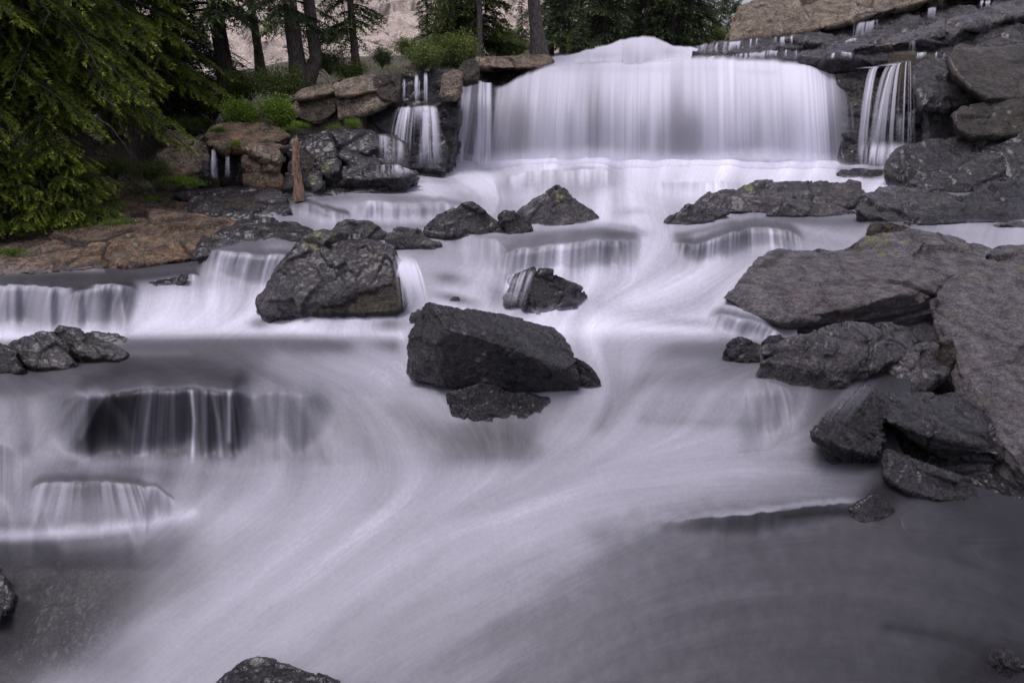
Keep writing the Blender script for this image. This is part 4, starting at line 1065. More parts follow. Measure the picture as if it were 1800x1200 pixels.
# terraces running up to the right
rock('ledge', 'dark shelf with a row of small strands right of the fall crest', M_CLIFF, [
    [(1215, 88, 0), (1235, 76, .6), (1330, 66, 1.6), (1430, 60, 2.0), (1440, 78, 1.2), (1340, 96, .2), (1260, 104, 0)]], 17.2, depth=2.5, cell=1.0, chip=.8, sink=.5, cat='rock ledge')
rock('ledge', 'second low dark shelf below the row of small strands', M_CLIFF, [
    [(1285, 99, 0), (1330, 90, .6), (1420, 84, 1.0), (1560, 96, .6), (1600, 110, .3), (1500, 118, .1), (1400, 106, 0)]], 17.3, depth=2.2, cell=1.0, chip=.8, sink=.5, cat='rock ledge')
rock('ledge', 'grey terrace climbing to the right above the right-hand fall', M_CLIFF, [
    [(1400, 96, .4), (1430, 80, 1.0), (1560, 58, 2.0), (1680, 52, 1.6), (1900, 40, 1.2), (1900, 92, 0), (1700, 96, 0), (1560, 106, 0), (1450, 102, .1)]], 16.2, depth=3.0, cell=1.2, chip=.9, strata=(.15, -.2, 1, 2), sink=.5, cat='rock ledge')
rock('ledge', 'long pale-topped terrace rising to the upper right corner', M_MID, [
    [(1500, 84, .2), (1560, 66, 1.2), (1640, 44, 2.0), (1760, 12, 3.0), (1900, -30, 3.6), (1900, 12, 2.0), (1800, 26, 1.2), (1680, 52, .8), (1600, 74, .3)]], 16.0, depth=3.0, cell=1.3, chip=.7, strata=(.25, -.2, 1, 2.5), sink=.5, cat='rock ledge')
rock('ledge', 'dark upper terrace wall with two thin trickles at the top right', M_CLIFF, [
    [(1370, 70, .4), (1400, 58, .8), (1500, 42, 1.6), (1650, 14, 2.6), (1780, 0, 3.2), (1900, -20, 3.2), (1900, 10, 2.4), (1700, 34, 1.4), (1560, 66, .3), (1440, 76, 0)]], 18.0, depth=3.0, cell=1.2, chip=.9, strata=(.2, -.2, 1, 2), sink=.8, cat='rock ledge')
rock('boulder', 'huge buff lichen-covered overhanging boulder at the top right', M_BUFF, [
    [(1276, 74, .2), (1280, 45, .6), (1295, 18, 1.2), (1330, 2, 1.8), (1420, -30, 2.6), (1560, -60, 3.0), (1660, -60, 3.0), (1650, -4, 1.2), (1560, 18, .6), (1500, 38, .3), (1440, 50, 0), (1400, 62, 0), (1340, 66, 0)],
    [(1540, -60, 3.0), (1900, -120, 3.6), (1900, -44, 2.4), (1700, -12, 1.4), (1620, 2, 1.0), (1560, 14, .8)]],
    18.6, depth=3.2, cell=1.3, chip=1.1, sink=.1, cat=D, crackw=.06)
# ------------------------------------------------------------------ falling water
M_VEIL = water_mat("falling_water", veil=True)
def n1d(x, seed):
    i = np.floor(x).astype(int); f = x - i; f = f * f * (3 - 2 * f)
    r = np.random.RandomState(seed).uniform(-1, 1, 4096)
    return r[i % 4096] * (1 - f) + r[(i + 1) % 4096] * f

def veil(name, label, top, bot, val=200, alpha=.8, strand=.5, seed=0, bend=1.6, throw=.5, fade=.12, topfade=0.0, tex=1.0,
         vtab=None, atab=None, darks=(), mat=None, back=True, edge=.08, step=2.0, nt_=60, solid=0.0):
    """a curtain of water hung between a top line and a bottom line of (px, py, Y)"""
    top = np.array(top, float); bot = np.array(bot, float)
    w_ = max(abs(top[-1, 0] - top[0, 0]), abs(bot[-1, 0] - bot[0, 0]))
    nu = int(max(12, w_ / step)); u = np.linspace(0, 1, nu); t = np.linspace(0, 1, nt_)
    def along(L):
        s = (L[:, 0] - L[0, 0]) / (L[-1, 0] - L[0, 0] + 1e-9)
        return np.stack([np.interp(u, s, L[:, k]) for k in range(3)], -1)
    A, B = along(top), along(bot)
    U, TT = np.meshgrid(u, t)
    wob = n1d(U * w_ / 9 + 3, seed + 5) * 1.2
    px = A[None, :, 0] + (B - A)[None, :, 0] * TT ** (1 / bend) 
    py = A[None, :, 1] + (B - A)[None, :, 1] * TT + wob * (1 - TT)
    YY = B[None, :, 2] + (A - B)[None, :, 2] * (1 - TT) ** (3.5 if throw > .4 else 1.5)
    U0 = U; U = U + .022 * n1d(U * 9, seed + 21) + .008 * n1d(U * 31, seed + 22)
    s1 = n1d(U * w_ / (3.0 * tex) + n1d(TT * 3 + U * 4, seed) * .5, seed + 1)
    s2 = n1d(U * w_ / (8 * tex) + TT * .5, seed + 2)
    s3 = n1d(U * w_ / (26 * tex) + TT * .8, seed + 3)
    s4 = n1d(U * w_ / 70 + TT * .4, seed + 4)
    st = .30 * s1 + .34 * s2 + .36 * s3
    v = np.full_like(U, float(val)) if vtab is None else np.tile(np.interp(A[:, 0], vtab[0], vtab[1]), (nt_, 1))
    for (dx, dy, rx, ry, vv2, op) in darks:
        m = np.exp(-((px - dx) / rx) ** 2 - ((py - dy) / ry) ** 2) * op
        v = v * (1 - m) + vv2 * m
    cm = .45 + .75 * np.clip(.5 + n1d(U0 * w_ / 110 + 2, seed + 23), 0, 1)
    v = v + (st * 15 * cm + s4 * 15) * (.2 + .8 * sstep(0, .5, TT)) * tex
    U = U0
    foam = to_foam(v)
    al = (np.full_like(U, alpha) if atab is None else np.tile(np.interp(A[:, 0], atab[0], atab[1]), (nt_, 1)))
    opn = np.clip((1 - al) * 1.6, 0, 1)
    al = al * (1 - opn) + opn * al * np.clip(.75 + strand * 2.6 * (.35 * s1 + .5 * s2 + .3 * s3), 0, 1.5)
    fl = fade * (1 + (.9 if fade > .12 else .25) * s2)
    al = np.clip(al, 0, 1) * (1 - sstep(1 - np.maximum(fl, .02), 1.0, TT)) * (sstep(0, topfade, TT) if topfade > 0 else 1)
    ed = sstep(0, edge, U) * (1 - sstep(1 - edge, 1, U))
    al = al * ed
    # translucent water is handled by alpha, so the veil itself stays white
    P_ = unproj(px, py, YY)
    P_[..., 1] -= (st * .02 + .01) * YY / 14
    if back:
        b = [P_[0] + np.array([0, d, .012 * d]) for d in (.9, .45, .15)]
        P_ = np.concatenate([np.array(b), P_]); foam = np.concatenate([foam[:1]] * 3 + [foam]); al = np.concatenate([al[:1] * k for k in (0, .5, 1)] + [al])
        nt2 = nt_ + 3
    else: nt2 = nt_
    me = mesh_arrays(name, P_.reshape(-1, 3), grid_faces(nt2, nu), {'foam': foam.ravel(), 'alpha': al.ravel()})
    o = link(name, me, mat or M_VEIL)
    tag(o, label, kind='structure')
    return o

M_FALL = water_mat("main_fall_water")
_n = lambda x, k, a: a * float(n1d(np.array([x / k + 40.0]), 99)[0])
cx_ = [(783, 162), (790, 152), (800, 149), (830, 141), (858, 142), (870, 150), (880, 149), (892, 143), (910, 133), (935, 121), (965, 109), (1000, 108), (1040, 104), (1080, 101), (1120, 104), (1160, 102),
       (1200, 98), (1250, 93), (1300, 98), (1350, 102), (1400, 108), (1440, 113), (1468, 118), (1484, 126), (1494, 138)]
cx2 = [(x, float(np.interp(x, [q[0] for q in cx_], [q[1] for q in cx_]))) for x in list(np.arange(783, 1494, 9.0)) + [1494]]
topl = [(x, y + _n(x, 26, 2.2), 16.5 + .5 * sstep(900, 1050, x) + _n(x, 75, .45)) for x, y in cx2]
BY = lambda x: float(np.interp(x, [783, 860, 920, 960, 1010, 1060, 1120, 1200, 1260, 1330, 1420, 1494], [303, 302, 296, 288, 282, 287, 297, 298, 289, 285, 292, 303]))
botl = [(x + (x - 1130) * .05 - 3, BY(x) + 6 + _n(x, 34, 4) + _n(x, 13, 2), 15.38 + _n(x, 50, .08)) for x, y in cx2]
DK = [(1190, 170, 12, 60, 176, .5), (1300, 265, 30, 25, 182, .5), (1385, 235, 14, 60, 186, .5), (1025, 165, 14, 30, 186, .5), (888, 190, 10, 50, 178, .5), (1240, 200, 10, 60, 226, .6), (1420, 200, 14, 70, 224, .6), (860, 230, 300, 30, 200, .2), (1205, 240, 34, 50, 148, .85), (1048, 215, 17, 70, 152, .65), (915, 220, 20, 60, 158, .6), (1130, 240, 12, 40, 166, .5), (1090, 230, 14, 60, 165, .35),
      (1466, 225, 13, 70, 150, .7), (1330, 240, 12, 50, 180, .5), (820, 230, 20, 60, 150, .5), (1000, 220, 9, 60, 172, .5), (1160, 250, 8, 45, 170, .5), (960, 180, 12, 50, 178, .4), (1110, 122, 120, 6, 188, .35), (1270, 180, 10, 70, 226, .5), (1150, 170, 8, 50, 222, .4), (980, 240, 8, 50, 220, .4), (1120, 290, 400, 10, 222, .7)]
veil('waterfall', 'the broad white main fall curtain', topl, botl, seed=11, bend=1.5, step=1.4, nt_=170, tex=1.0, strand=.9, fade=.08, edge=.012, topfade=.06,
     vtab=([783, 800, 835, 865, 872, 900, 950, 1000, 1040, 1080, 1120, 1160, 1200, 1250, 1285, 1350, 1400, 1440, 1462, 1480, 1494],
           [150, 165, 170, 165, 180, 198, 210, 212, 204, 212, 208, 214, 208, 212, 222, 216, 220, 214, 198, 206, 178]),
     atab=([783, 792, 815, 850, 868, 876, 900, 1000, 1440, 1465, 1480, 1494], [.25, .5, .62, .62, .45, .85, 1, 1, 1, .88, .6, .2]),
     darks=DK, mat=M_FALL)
ux_ = [(930, 116), (950, 104), (975, 98), (1000, 95), (1030, 88), (1060, 79), (1090, 70), (1112, 64), (1130, 61), (1150, 63), (1168, 72), (1185, 79), (1215, 82), (1240, 88), (1262, 100)]
veil('waterfall', 'upper hump of the main fall above the curtain', [(x, y + _n(x, 14, 1.5), 18.2 + 1.0 * math.exp(-((x - 1130) / 90) ** 2)) for x, y in ux_], [(x + (x - 1110) * .12, 150 + _n(x, 20, 5), 16.95) for x, y in ux_],
     val=206, alpha=1, seed=15, bend=1.3, step=1.3, nt_=60, fade=.4, topfade=.06, edge=.05, darks=[(1180, 92, 22, 7, 178, .6), (1060, 98, 36, 6, 182, .5), (1130, 80, 18, 12, 218, .5), (1100, 90, 9, 14, 186, .5)], mat=M_FALL)
veil('waterfall', 'left tier of narrow strands dropping beside the curtain', [(800, 150, 15.9), (830, 142, 15.9), (866, 146, 15.9)], [(783, 298, 15.1), (820, 300, 15.1), (868, 300, 15.1)], val=215, alpha=.55, strand=1.0, seed=31, bend=1.2, edge=.1)
veil('waterfall', 'spray hanging at the foot of the main fall', [(800, 262, 15.1), (960, 252, 15.1), (1060, 250, 15.1), (1200, 262, 15.1), (1330, 250, 15.1), (1500, 266, 15.1)], [(790, 318, 14.6), (960, 306, 14.6), (1060, 304, 14.6), (1200, 314, 14.6), (1330, 304, 14.6), (1515, 316, 14.6)],
     val=232, alpha=.55, strand=.15, seed=33, bend=1, topfade=.75, fade=.3, edge=.1, back=False, nt_=40, tex=2.0)
# narrow left fall
for k, (x0, x1, y0, y1, a) in enumerate([(706, 713, 138, 187, .45), (728, 736, 130, 187, .7), (735, 741, 140, 188, .35), (745, 752, 127, 187, .75)]):
    veil('waterfall', 'thin strand of the narrow left fall', [(x0, y0, 13.75), (x1, y0, 13.75)], [(x0 - 1, y1, 13.55), (x1 + 1, y1, 13.55)], val=190, alpha=a * .6, strand=1.2, topfade=.15, fade=.3, seed=40 + k, edge=.3, back=False, nt_=24, step=.8)
veil('waterfall', 'lower dome of the narrow left fall', [(702, 187, 13.45), (735, 184, 13.4), (755, 186, 13.4), (767, 182, 13.4)], [(676, 262, 12.9), (700, 300, 12.7), (760, 302, 12.7), (783, 300, 12.8)],
     val=205, alpha=.36, strand=.9, tex=.6, seed=51, bend=1.9, topfade=.05, fade=.35, edge=.14, solid=.25)
veil('waterfall', 'lower dome of the narrow left fall', [(700, 188, 13.35), (735, 185, 13.3), (766, 184, 13.3)], [(694, 230, 13.1), (735, 236, 13.1), (776, 230, 13.1)],
     val=205, alpha=.45, strand=.7, seed=52, bend=1.9, topfade=.1, fade=.8, edge=.2, solid=.2, back=False)
veil('waterfall', 'faint veil over the rounded rock by the left fall', [(664, 233, 12.0), (700, 243, 12.0), (712, 250, 12.0)], [(662, 282, 11.6), (695, 296, 11.6), (716, 296, 11.6)], val=180, alpha=.26, strand=1.0, seed=53, topfade=.1, fade=.5, edge=.2, back=False, solid=.2)
veil('waterfall', 'faint veil over the low polished rock', [(660, 290, 11.65), (700, 290, 11.7), (728, 300, 11.7)], [(658, 312, 11.4), (700, 316, 11.4), (735, 306, 11.4)], val=185, alpha=.35, strand=.8, seed=54, fade=.8, edge=.2, back=False, solid=.2)
# twin trickles in the alcove, the rivulets that feed them
veil('waterfall', 'left of the twin trickles', [(371, 264, 12.0), (379, 263, 12.0)], [(369, 314, 11.75), (385, 315, 11.75)], val=180, alpha=.6, strand=.9, seed=61, edge=.3, back=False, step=1, fade=.25)
veil('waterfall', 'right of the twin trickles', [(397, 270, 12.0), (403, 270, 12.0)], [(394, 315, 11.75), (406, 315, 11.75)], val=180, alpha=.6, strand=.7, seed=62, edge=.35, back=False, step=1, fade=.25)
veil('waterfall', 'white rivulet behind the domed boulder', [(390, 200, 14.0), (402, 206, 14.0)], [(374, 217, 13.2), (392, 218, 13.2)], val=190, alpha=.5, strand=1.2, seed=63, edge=.3, topfade=.2, fade=.5, back=False, step=1)
veil('waterfall', 'white rivulet left of the domed boulder', [(357, 233, 13.3), (368, 236, 13.3)], [(336, 246, 12.6), (352, 248, 12.6)], val=170, alpha=.45, strand=1.2, seed=64, edge=.3, topfade=.2, fade=.5, back=False, step=1)
# water sliding over the mid-stream rocks
_q = lambda x, y, o=0: (x, y, Wd(x, y) + o)
ye = Wd(520, 560)
veil('waterfall', 'veil pouring past the right side of the large lichened boulder', [(682, 446, ye + .28), (706, 444, ye + .28), (728, 452, ye + .3)], [(700, 560, ye - .2), (742, 566, ye - .2), (776, 556, ye - .2)],
     val=190, alpha=.32, strand=1.2, seed=91, bend=2.0, topfade=.2, fade=.4, edge=.25, back=False, nt_=60, tex=.8)
yd = Wd(950, 545)
veil('waterfall', 'thin veil over the left shoulder of the pointed black rock', [(893, 484, yd + .1), (920, 472, yd + .1), (945, 474, yd + .1)], [(868, 535, yd - .12), (900, 545, yd - .15), (925, 548, yd - .16)],
     val=175, alpha=.26, strand=1.2, seed=92, bend=1.4, topfade=.1, fade=.5, edge=.25, back=False, nt_=50, tex=.8)
yw = Wd(1480, 795) - .14
veil('waterfall', 'thin sheet of water sliding down the fluted rock', [(1490, 672, yw + .3), (1520, 664, yw + .33), (1560, 668, yw + .35)], [(1395, 770, yw - .2), (1430, 778, yw - .2), (1470, 790, yw - .2)],
     val=105, alpha=.38, strand=1.0, seed=93, bend=1.1, topfade=.2, fade=.6, edge=.3, mat=M_FALL, back=False, nt_=50, tex=.7)
# right-hand fall
veil('waterfall', 'left arm of the right-hand fall', [(1530, 121, 15.6), (1546, 116, 15.6)], [(1503, 292, 14.5), (1522, 292, 14.5)], val=205, alpha=.4, strand=.9, tex=.6, seed=71, bend=2.0, edge=.22, step=1.0, nt_=80, fade=.3)
veil('waterfall', 'right arm of the right-hand fall', [(1560, 117, 15.5), (1580, 112, 15.5), (1604, 106, 15.5)], [(1518, 300, 14.3), (1556, 300, 14.3), (1610, 296, 14.3)], val=200, alpha=.24, strand=1.4, tex=.55, seed=72, bend=2.0, edge=.1, step=1.0, nt_=80, fade=.3, solid=.4)
veil('waterfall', 'bright leading edge of the right arm', [(1562, 117, 15.45), (1576, 112, 15.45)], [(1522, 296, 14.2), (1538, 296, 14.2)], val=205, alpha=.42, strand=.7, seed=73, bend=2.0, edge=.3, step=1.0, nt_=80, fade=.35, back=False)
veil('waterfall', 'drips below the overhanging rock', [(1572, 196, 14.1), (1608, 192, 14.1)], [(1570, 262, 13.9), (1608, 250, 13.9)], val=200, alpha=.16, strand=2.0, seed=74, topfade=.3, edge=.3, step=.8, fade=.5, back=False, solid=.8)
veil('waterfall', 'misty skirt of the right-hand fall', [(1500, 245, 14.1), (1560, 246, 13.9), (1622, 250, 13.8)], [(1500, 304, 13.6), (1560, 304, 13.0), (1600, 300, 13.0)], val=180, alpha=.28, strand=.8, seed=75, edge=.25, topfade=.3, fade=.5, back=False, solid=.2)
# strands on the terraces above
def small(top, drop, seed, a=.75, Y_=16.4, s=.9, val=205, dy=-.1, lb='short row of strands on the upper terraces'):
    veil('waterfall', lb, [(x, y, Y_) for x, y in top], [(x - 2, y + drop, Y_ + dy) for x, y in top], val=val, alpha=a * .46, strand=s * 1.7, seed=seed, edge=.18, topfade=.12, back=False, step=.9, nt_=22, fade=.55, tex=.8)
small([(1212, 84), (1240, 76), (1300, 71), (1345, 66), (1385, 63), (1426, 61)], 21, 81, .8, 17.0)
small([(1228, 100), (1290, 95), (1330, 92), (1360, 90)], 16, 82, .6, 16.5)
small([(1300, 93), (1350, 88), (1412, 88)], 16, 83, .7, 16.5)
small([(1494, 44), (1512, 40), (1545, 34)], 28, 84, .6, 17.6, 1.4)
small([(1630, 13), (1648, 13)], 28, 85, .6, 17.6, 1.2)
small([(1722, 2), (1742, 0)], 15, 86, .75, 17.8)
small([(1598, 73), (1611, 72)], 26, 87, .85, 15.5, .4)
small([(1604, 94), (1630, 90), (1664, 92)], 16, 88, .8, 14.9)
small([(1458, 96), (1475, 89), (1500, 94)], 12, 89, .8, 16.0)
small([(1484, 72), (1500, 66), (1512, 68)], 9, 90, .5, 16.6)

# ------------------------------------------------------------------ ground, hillside
GP = [  # px, py, distance
    (-100, 380, 9.3), (150, 372, 9.6), (300, 345, 10.9), (250, 300, 12.0), (100, 330, 11), (-100, 330, 11), (360, 322, 11.9), (450, 325, 11.9), (520, 335, 11.6),
    (400, 215, 14.0), (330, 230, 14.0), (480, 190, 14.2), (530, 158, 14.6), (620, 130, 15), (700, 122, 15.2), (780, 118, 15.6), (850, 98, 16.5), (1000, 100, 18), (1120, 100, 19.5),
    (1250, 100, 18.5), (1400, 90, 18.5), (1500, 84, 17.5), (1600, 70, 18.5), (1800, 30, 20), (1900, 0, 22), (300, 200, 20), (100, 200, 22), (-150, 220, 20), (450, 125, 24), (650, 108, 26), (850, 92, 28), (1050, 90, 30), (1250, 78, 30), (1450, 60, 26), (1900, -20, 30),
    (1750, 300, 12.8), (1900, 330, 11.5), (1900, 120, 14.5), (2100, 400, 10), (2200, 600, 8), (-500, 400, 9), (-800, 380, 14), (1250, 70, 45), (700, 100, 45), (100, 130, 45), (1900, -10, 45)]
gp = np.array(GP, float); gw = unproj(gp[:, 0], gp[:, 1], gp[:, 2]); gw[:, 2] -= np.where(gp[:, 2] < 13, .22, .05)
bl = np.array([(x, 440, Wd(x, 440)) for x in (-80, 60, 200, 330, 430)]); bl = unproj(bl[:, 0], bl[:, 1], bl[:, 2]); bl[:, 2] -= .45; gw = np.concatenate([gw, bl])
gyv = np.concatenate([np.linspace(-12, 2, 8), np.geomspace(2.2, 48, 170), np.geomspace(50, 900, 24)])
gxv = np.concatenate([-np.geomspace(900, 26, 18), np.linspace(-24, 24, 240), np.geomspace(26, 900, 18)])
XX, YY_ = np.meshgrid(gxv, gyv)
ws = np.zeros_like(XX); zs = np.zeros_like(XX)
for p in gw:
    d2 = (XX - p[0]) ** 2 + (YY_ - p[1]) ** 2 + .15
    ww = d2 ** -2.0; ws += ww; zs += ww * p[2]
ZZ = zs / ws
flat_ = np.stack([XX.ravel(), YY_.ravel(), 0 * XX.ravel()], -1)
ZZ += (fbm(flat_ * .9, 4, 3) * .12).reshape(XX.shape) - .06
inside = (YY_ < 15.9)
q = unproj(0, 0, 1)
wz = water_z(XX, np.clip(YY_, 2.3, 16))
bedcut = np.where(inside, wz - .50, 1e9)
# left bank is dry: the sheet is cut there
qx, qy = proj(np.stack([XX, YY_, wz], -1))
dry = (qx < np.interp(qy, [284, 300, 330, 343, 352, 372, 400, 430, 455, 474, 484, 490], [700, 690, 640, 590, 500, 480, 480, 410, 300, 150, 0, -200]) - 14) & (qy < 484) & (YY_ > 3)
gq, gr = proj(np.stack([XX, YY_, ZZ], -1))
dry |= (qx > 1915) & (YY_ > 8) | ((XX / np.maximum(YY_, 1) > .66) & (YY_ > 12.6))
low = unproj(900, 185, YY_.ravel())[:, 2].reshape(XX.shape)
ZZ = np.where((gq > 640) & (gq < 1560) & (YY_ > 13.6) & (YY_ < 19.6), np.minimum(ZZ, low), ZZ)
ZZ = np.where(inside & ~dry, np.minimum(ZZ, bedcut), ZZ)
ZZ = np.where(YY_ < 2.4, np.minimum(ZZ, .3), ZZ)
s = N("forest_floor")
f = s.noise(3, 6, .7); f2 = s.noise(30, 5, .7)
c = s.mix(s.ramp(f2, .35, .65), (0.018, 0.014, 0.010), (0.075, 0.055, 0.038))
c = s.mix(s.ramp(f, .48, .6, 0, .7), c, (0.03, 0.042, 0.012))
c = s.mix(s.attr("bed"), c, (0.012, 0.011, 0.012))
s.bsdf(c, .9, s.bump(f2, .8, .05))
M_SOIL = s.m
tag(link("ground", mesh_arrays("ground", np.stack([XX, YY_, ZZ], -1).reshape(-1, 3), grid_faces(*XX.shape), {'bed': (inside & ~dry).astype(float)}), M_SOIL), kind='structure')
def ground_z(X, Y):
    i = int(np.clip(np.searchsorted(gyv, Y) - 1, 0, len(gyv) - 2)); j = int(np.clip(np.searchsorted(gxv, X) - 1, 0, len(gxv) - 2))
    return float(ZZ[i, j])

hx = np.linspace(-60, 70, 420); hy = np.linspace(0, 1, 230)
HX, HT = np.meshgrid(hx, hy)
HY = 40 + 34 * HT + 5 * np.sin(HX * .06)
crest = np.interp(HX, [-60, -20, 4, 9, 12, 16, 22, 40, 70], [17, 15, 12.5, 9.5, 6.6, 5.9, 5.6, 9, 16])
HZ = CZ - 2.2 + (crest + 2.2) * (HT ** .85)
fp = np.stack([HX.ravel(), HY.ravel(), HZ.ravel()], -1)
c1, ce = chisel(fp * .16 + np.stack([vnoise(fp * .2 + k, 60 + k) for k in range(3)], -1) * .5, 77)
c2, ce2 = chisel(fp * .5, 78)
qx, qy = proj(fp)
cr = np.zeros(len(fp))
def crack_line(pts, wd):
    global cr
    d = np.full(len(fp), 1e9)
    for (x0, y0), (x1, y1) in zip(pts[:-1], pts[1:]):
        ex, ey = x1 - x0, y1 - y0; t = np.clip(((qx - x0) * ex + (qy - y0) * ey) / (ex * ex + ey * ey), 0, 1)
        d = np.minimum(d, np.hypot(qx - x0 - t * ex, qy - y0 - t * ey))
    cr = np.maximum(cr, np.exp(-(d / wd) ** 2))
crack_line([(640, 34), (668, 40), (686, 52), (700, 62), (722, 70), (740, 80)], 1.8)
crack_line([(630, 66), (660, 76), (690, 88), (725, 82)], 1.6)
crack_line([(560, 20), (600, 44), (640, 60)], 1.2); crack_line([(640, 70), (610, 95), (570, 110)], 1.2)
crack_line([(870, 6), (900, 22), (950, 46), (1005, 58)], 1.6); crack_line([(880, 44), (930, 58), (990, 62)], 1.2)
crack_line([(420, 60), (480, 76), (520, 100)], 1.5); crack_line([(700, 0), (720, 30), (760, 44)], 1.2)
HD = c1 * 1.6 + c2 * .35 + fbm(fp * .8, 5, 80, .6) * .35 - cr * .5
HZ = HZ + HD.reshape(HX.shape) * .55; HY = HY + HD.reshape(HX.shape) * .6
s = N("hillside_granite")
f = s.noise(.9, 7, .72); f2 = s.noise(7, 6, .75); st = s.noise(.8, 6, .7, vec=s.mapv((1.2, 1, .35)))
c = s.mix(s.ramp(f2, .36, .62), (0.34, 0.26, 0.21), (0.70, 0.60, 0.52))
c = s.mix(s.ramp(st, .46, .62, 0, .55), c, (0.17, 0.13, 0.105))
c = s.mix(s.math('MULTIPLY', s.ramp(f, .5, .62), s.ramp(f2, .4, .6, 0, .6)), c, (0.14, 0.14, 0.06))
c = s.mix(s.ramp(s.attr('crack'), .1, .8), c, (0.03, .025, .02))
s.bsdf(c, .85, s.bump(f2, .9, .25))
tag(link("hillside", mesh_arrays("hillside", np.stack([HX, HY, HZ], -1).reshape(-1, 3), grid_faces(*HX.shape), {'crack': np.maximum(cr, np.exp(-(ce / .02) ** 2) * .7)}), s.m), kind='structure')
# ------------------------------------------------------------------ trees, shrubs
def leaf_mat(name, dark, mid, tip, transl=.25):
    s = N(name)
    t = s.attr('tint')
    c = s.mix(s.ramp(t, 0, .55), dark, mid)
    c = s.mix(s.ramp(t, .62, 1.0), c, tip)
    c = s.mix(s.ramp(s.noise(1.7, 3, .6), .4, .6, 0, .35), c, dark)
    b = s.bsdf(c, .6, None, .3, out=False)
    tr = s.n.new("ShaderNodeBsdfTranslucent"); s.l.new(c, tr.inputs[0])
    m = s.n.new("ShaderNodeMixShader"); m.inputs[0].default_value = transl
    s.l.new(b, m.inputs[1]); s.l.new(tr.outputs[0], m.inputs[2]); s.out(m.outputs[0])
    return s.m
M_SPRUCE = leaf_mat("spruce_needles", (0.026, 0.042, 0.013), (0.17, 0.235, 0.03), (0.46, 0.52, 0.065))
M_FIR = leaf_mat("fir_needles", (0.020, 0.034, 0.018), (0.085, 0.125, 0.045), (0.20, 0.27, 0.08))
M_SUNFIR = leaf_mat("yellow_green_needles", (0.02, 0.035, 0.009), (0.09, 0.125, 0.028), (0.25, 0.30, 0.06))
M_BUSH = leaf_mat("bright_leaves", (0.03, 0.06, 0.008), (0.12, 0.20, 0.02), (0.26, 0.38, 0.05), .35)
M_SHRUB = leaf_mat("shrub_leaves", (0.022, 0.034, 0.01), (0.09, 0.125, 0.032), (0.20, 0.25, 0.07), .3)
def bark(name, a, b):
    s = N(name)
    f = s.noise(26, 6, .75, vec=s.mapv((1, 1, .3)))
    c = s.mix(s.ramp(f, .35, .65), a, b)
    s.bsdf(c, .85, s.bump(f, .9, .03)); return s.m
M_BARK = bark("grey_bark", (0.035, 0.028, 0.026), (0.15, 0.125, 0.115))
M_DBARK = bark("dark_bark", (0.018, 0.014, 0.013), (0.075, 0.06, 0.053))
M_SNAG = bark("bare_snag_wood", (0.13, 0.075, 0.05), (0.44, 0.28, 0.19))

def tris(Pc, dirs, ln, wd, rng):
    """one slim triangle per point"""
    n = len(Pc)
    d = dirs / (np.linalg.norm(dirs, axis=1)[:, None] + 1e-9)
    r = rng.randn(n, 3); s_ = np.cross(d, r); s_ /= np.linalg.norm(s_, axis=1)[:, None] + 1e-9
    L = (ln * rng.uniform(.7, 1.3, n))[:, None]
    V = np.stack([Pc - s_ * wd * .5, Pc + s_ * wd * .5, Pc + d * L], 1).reshape(-1, 3)
    return V, np.arange(n * 3).reshape(n, 3)

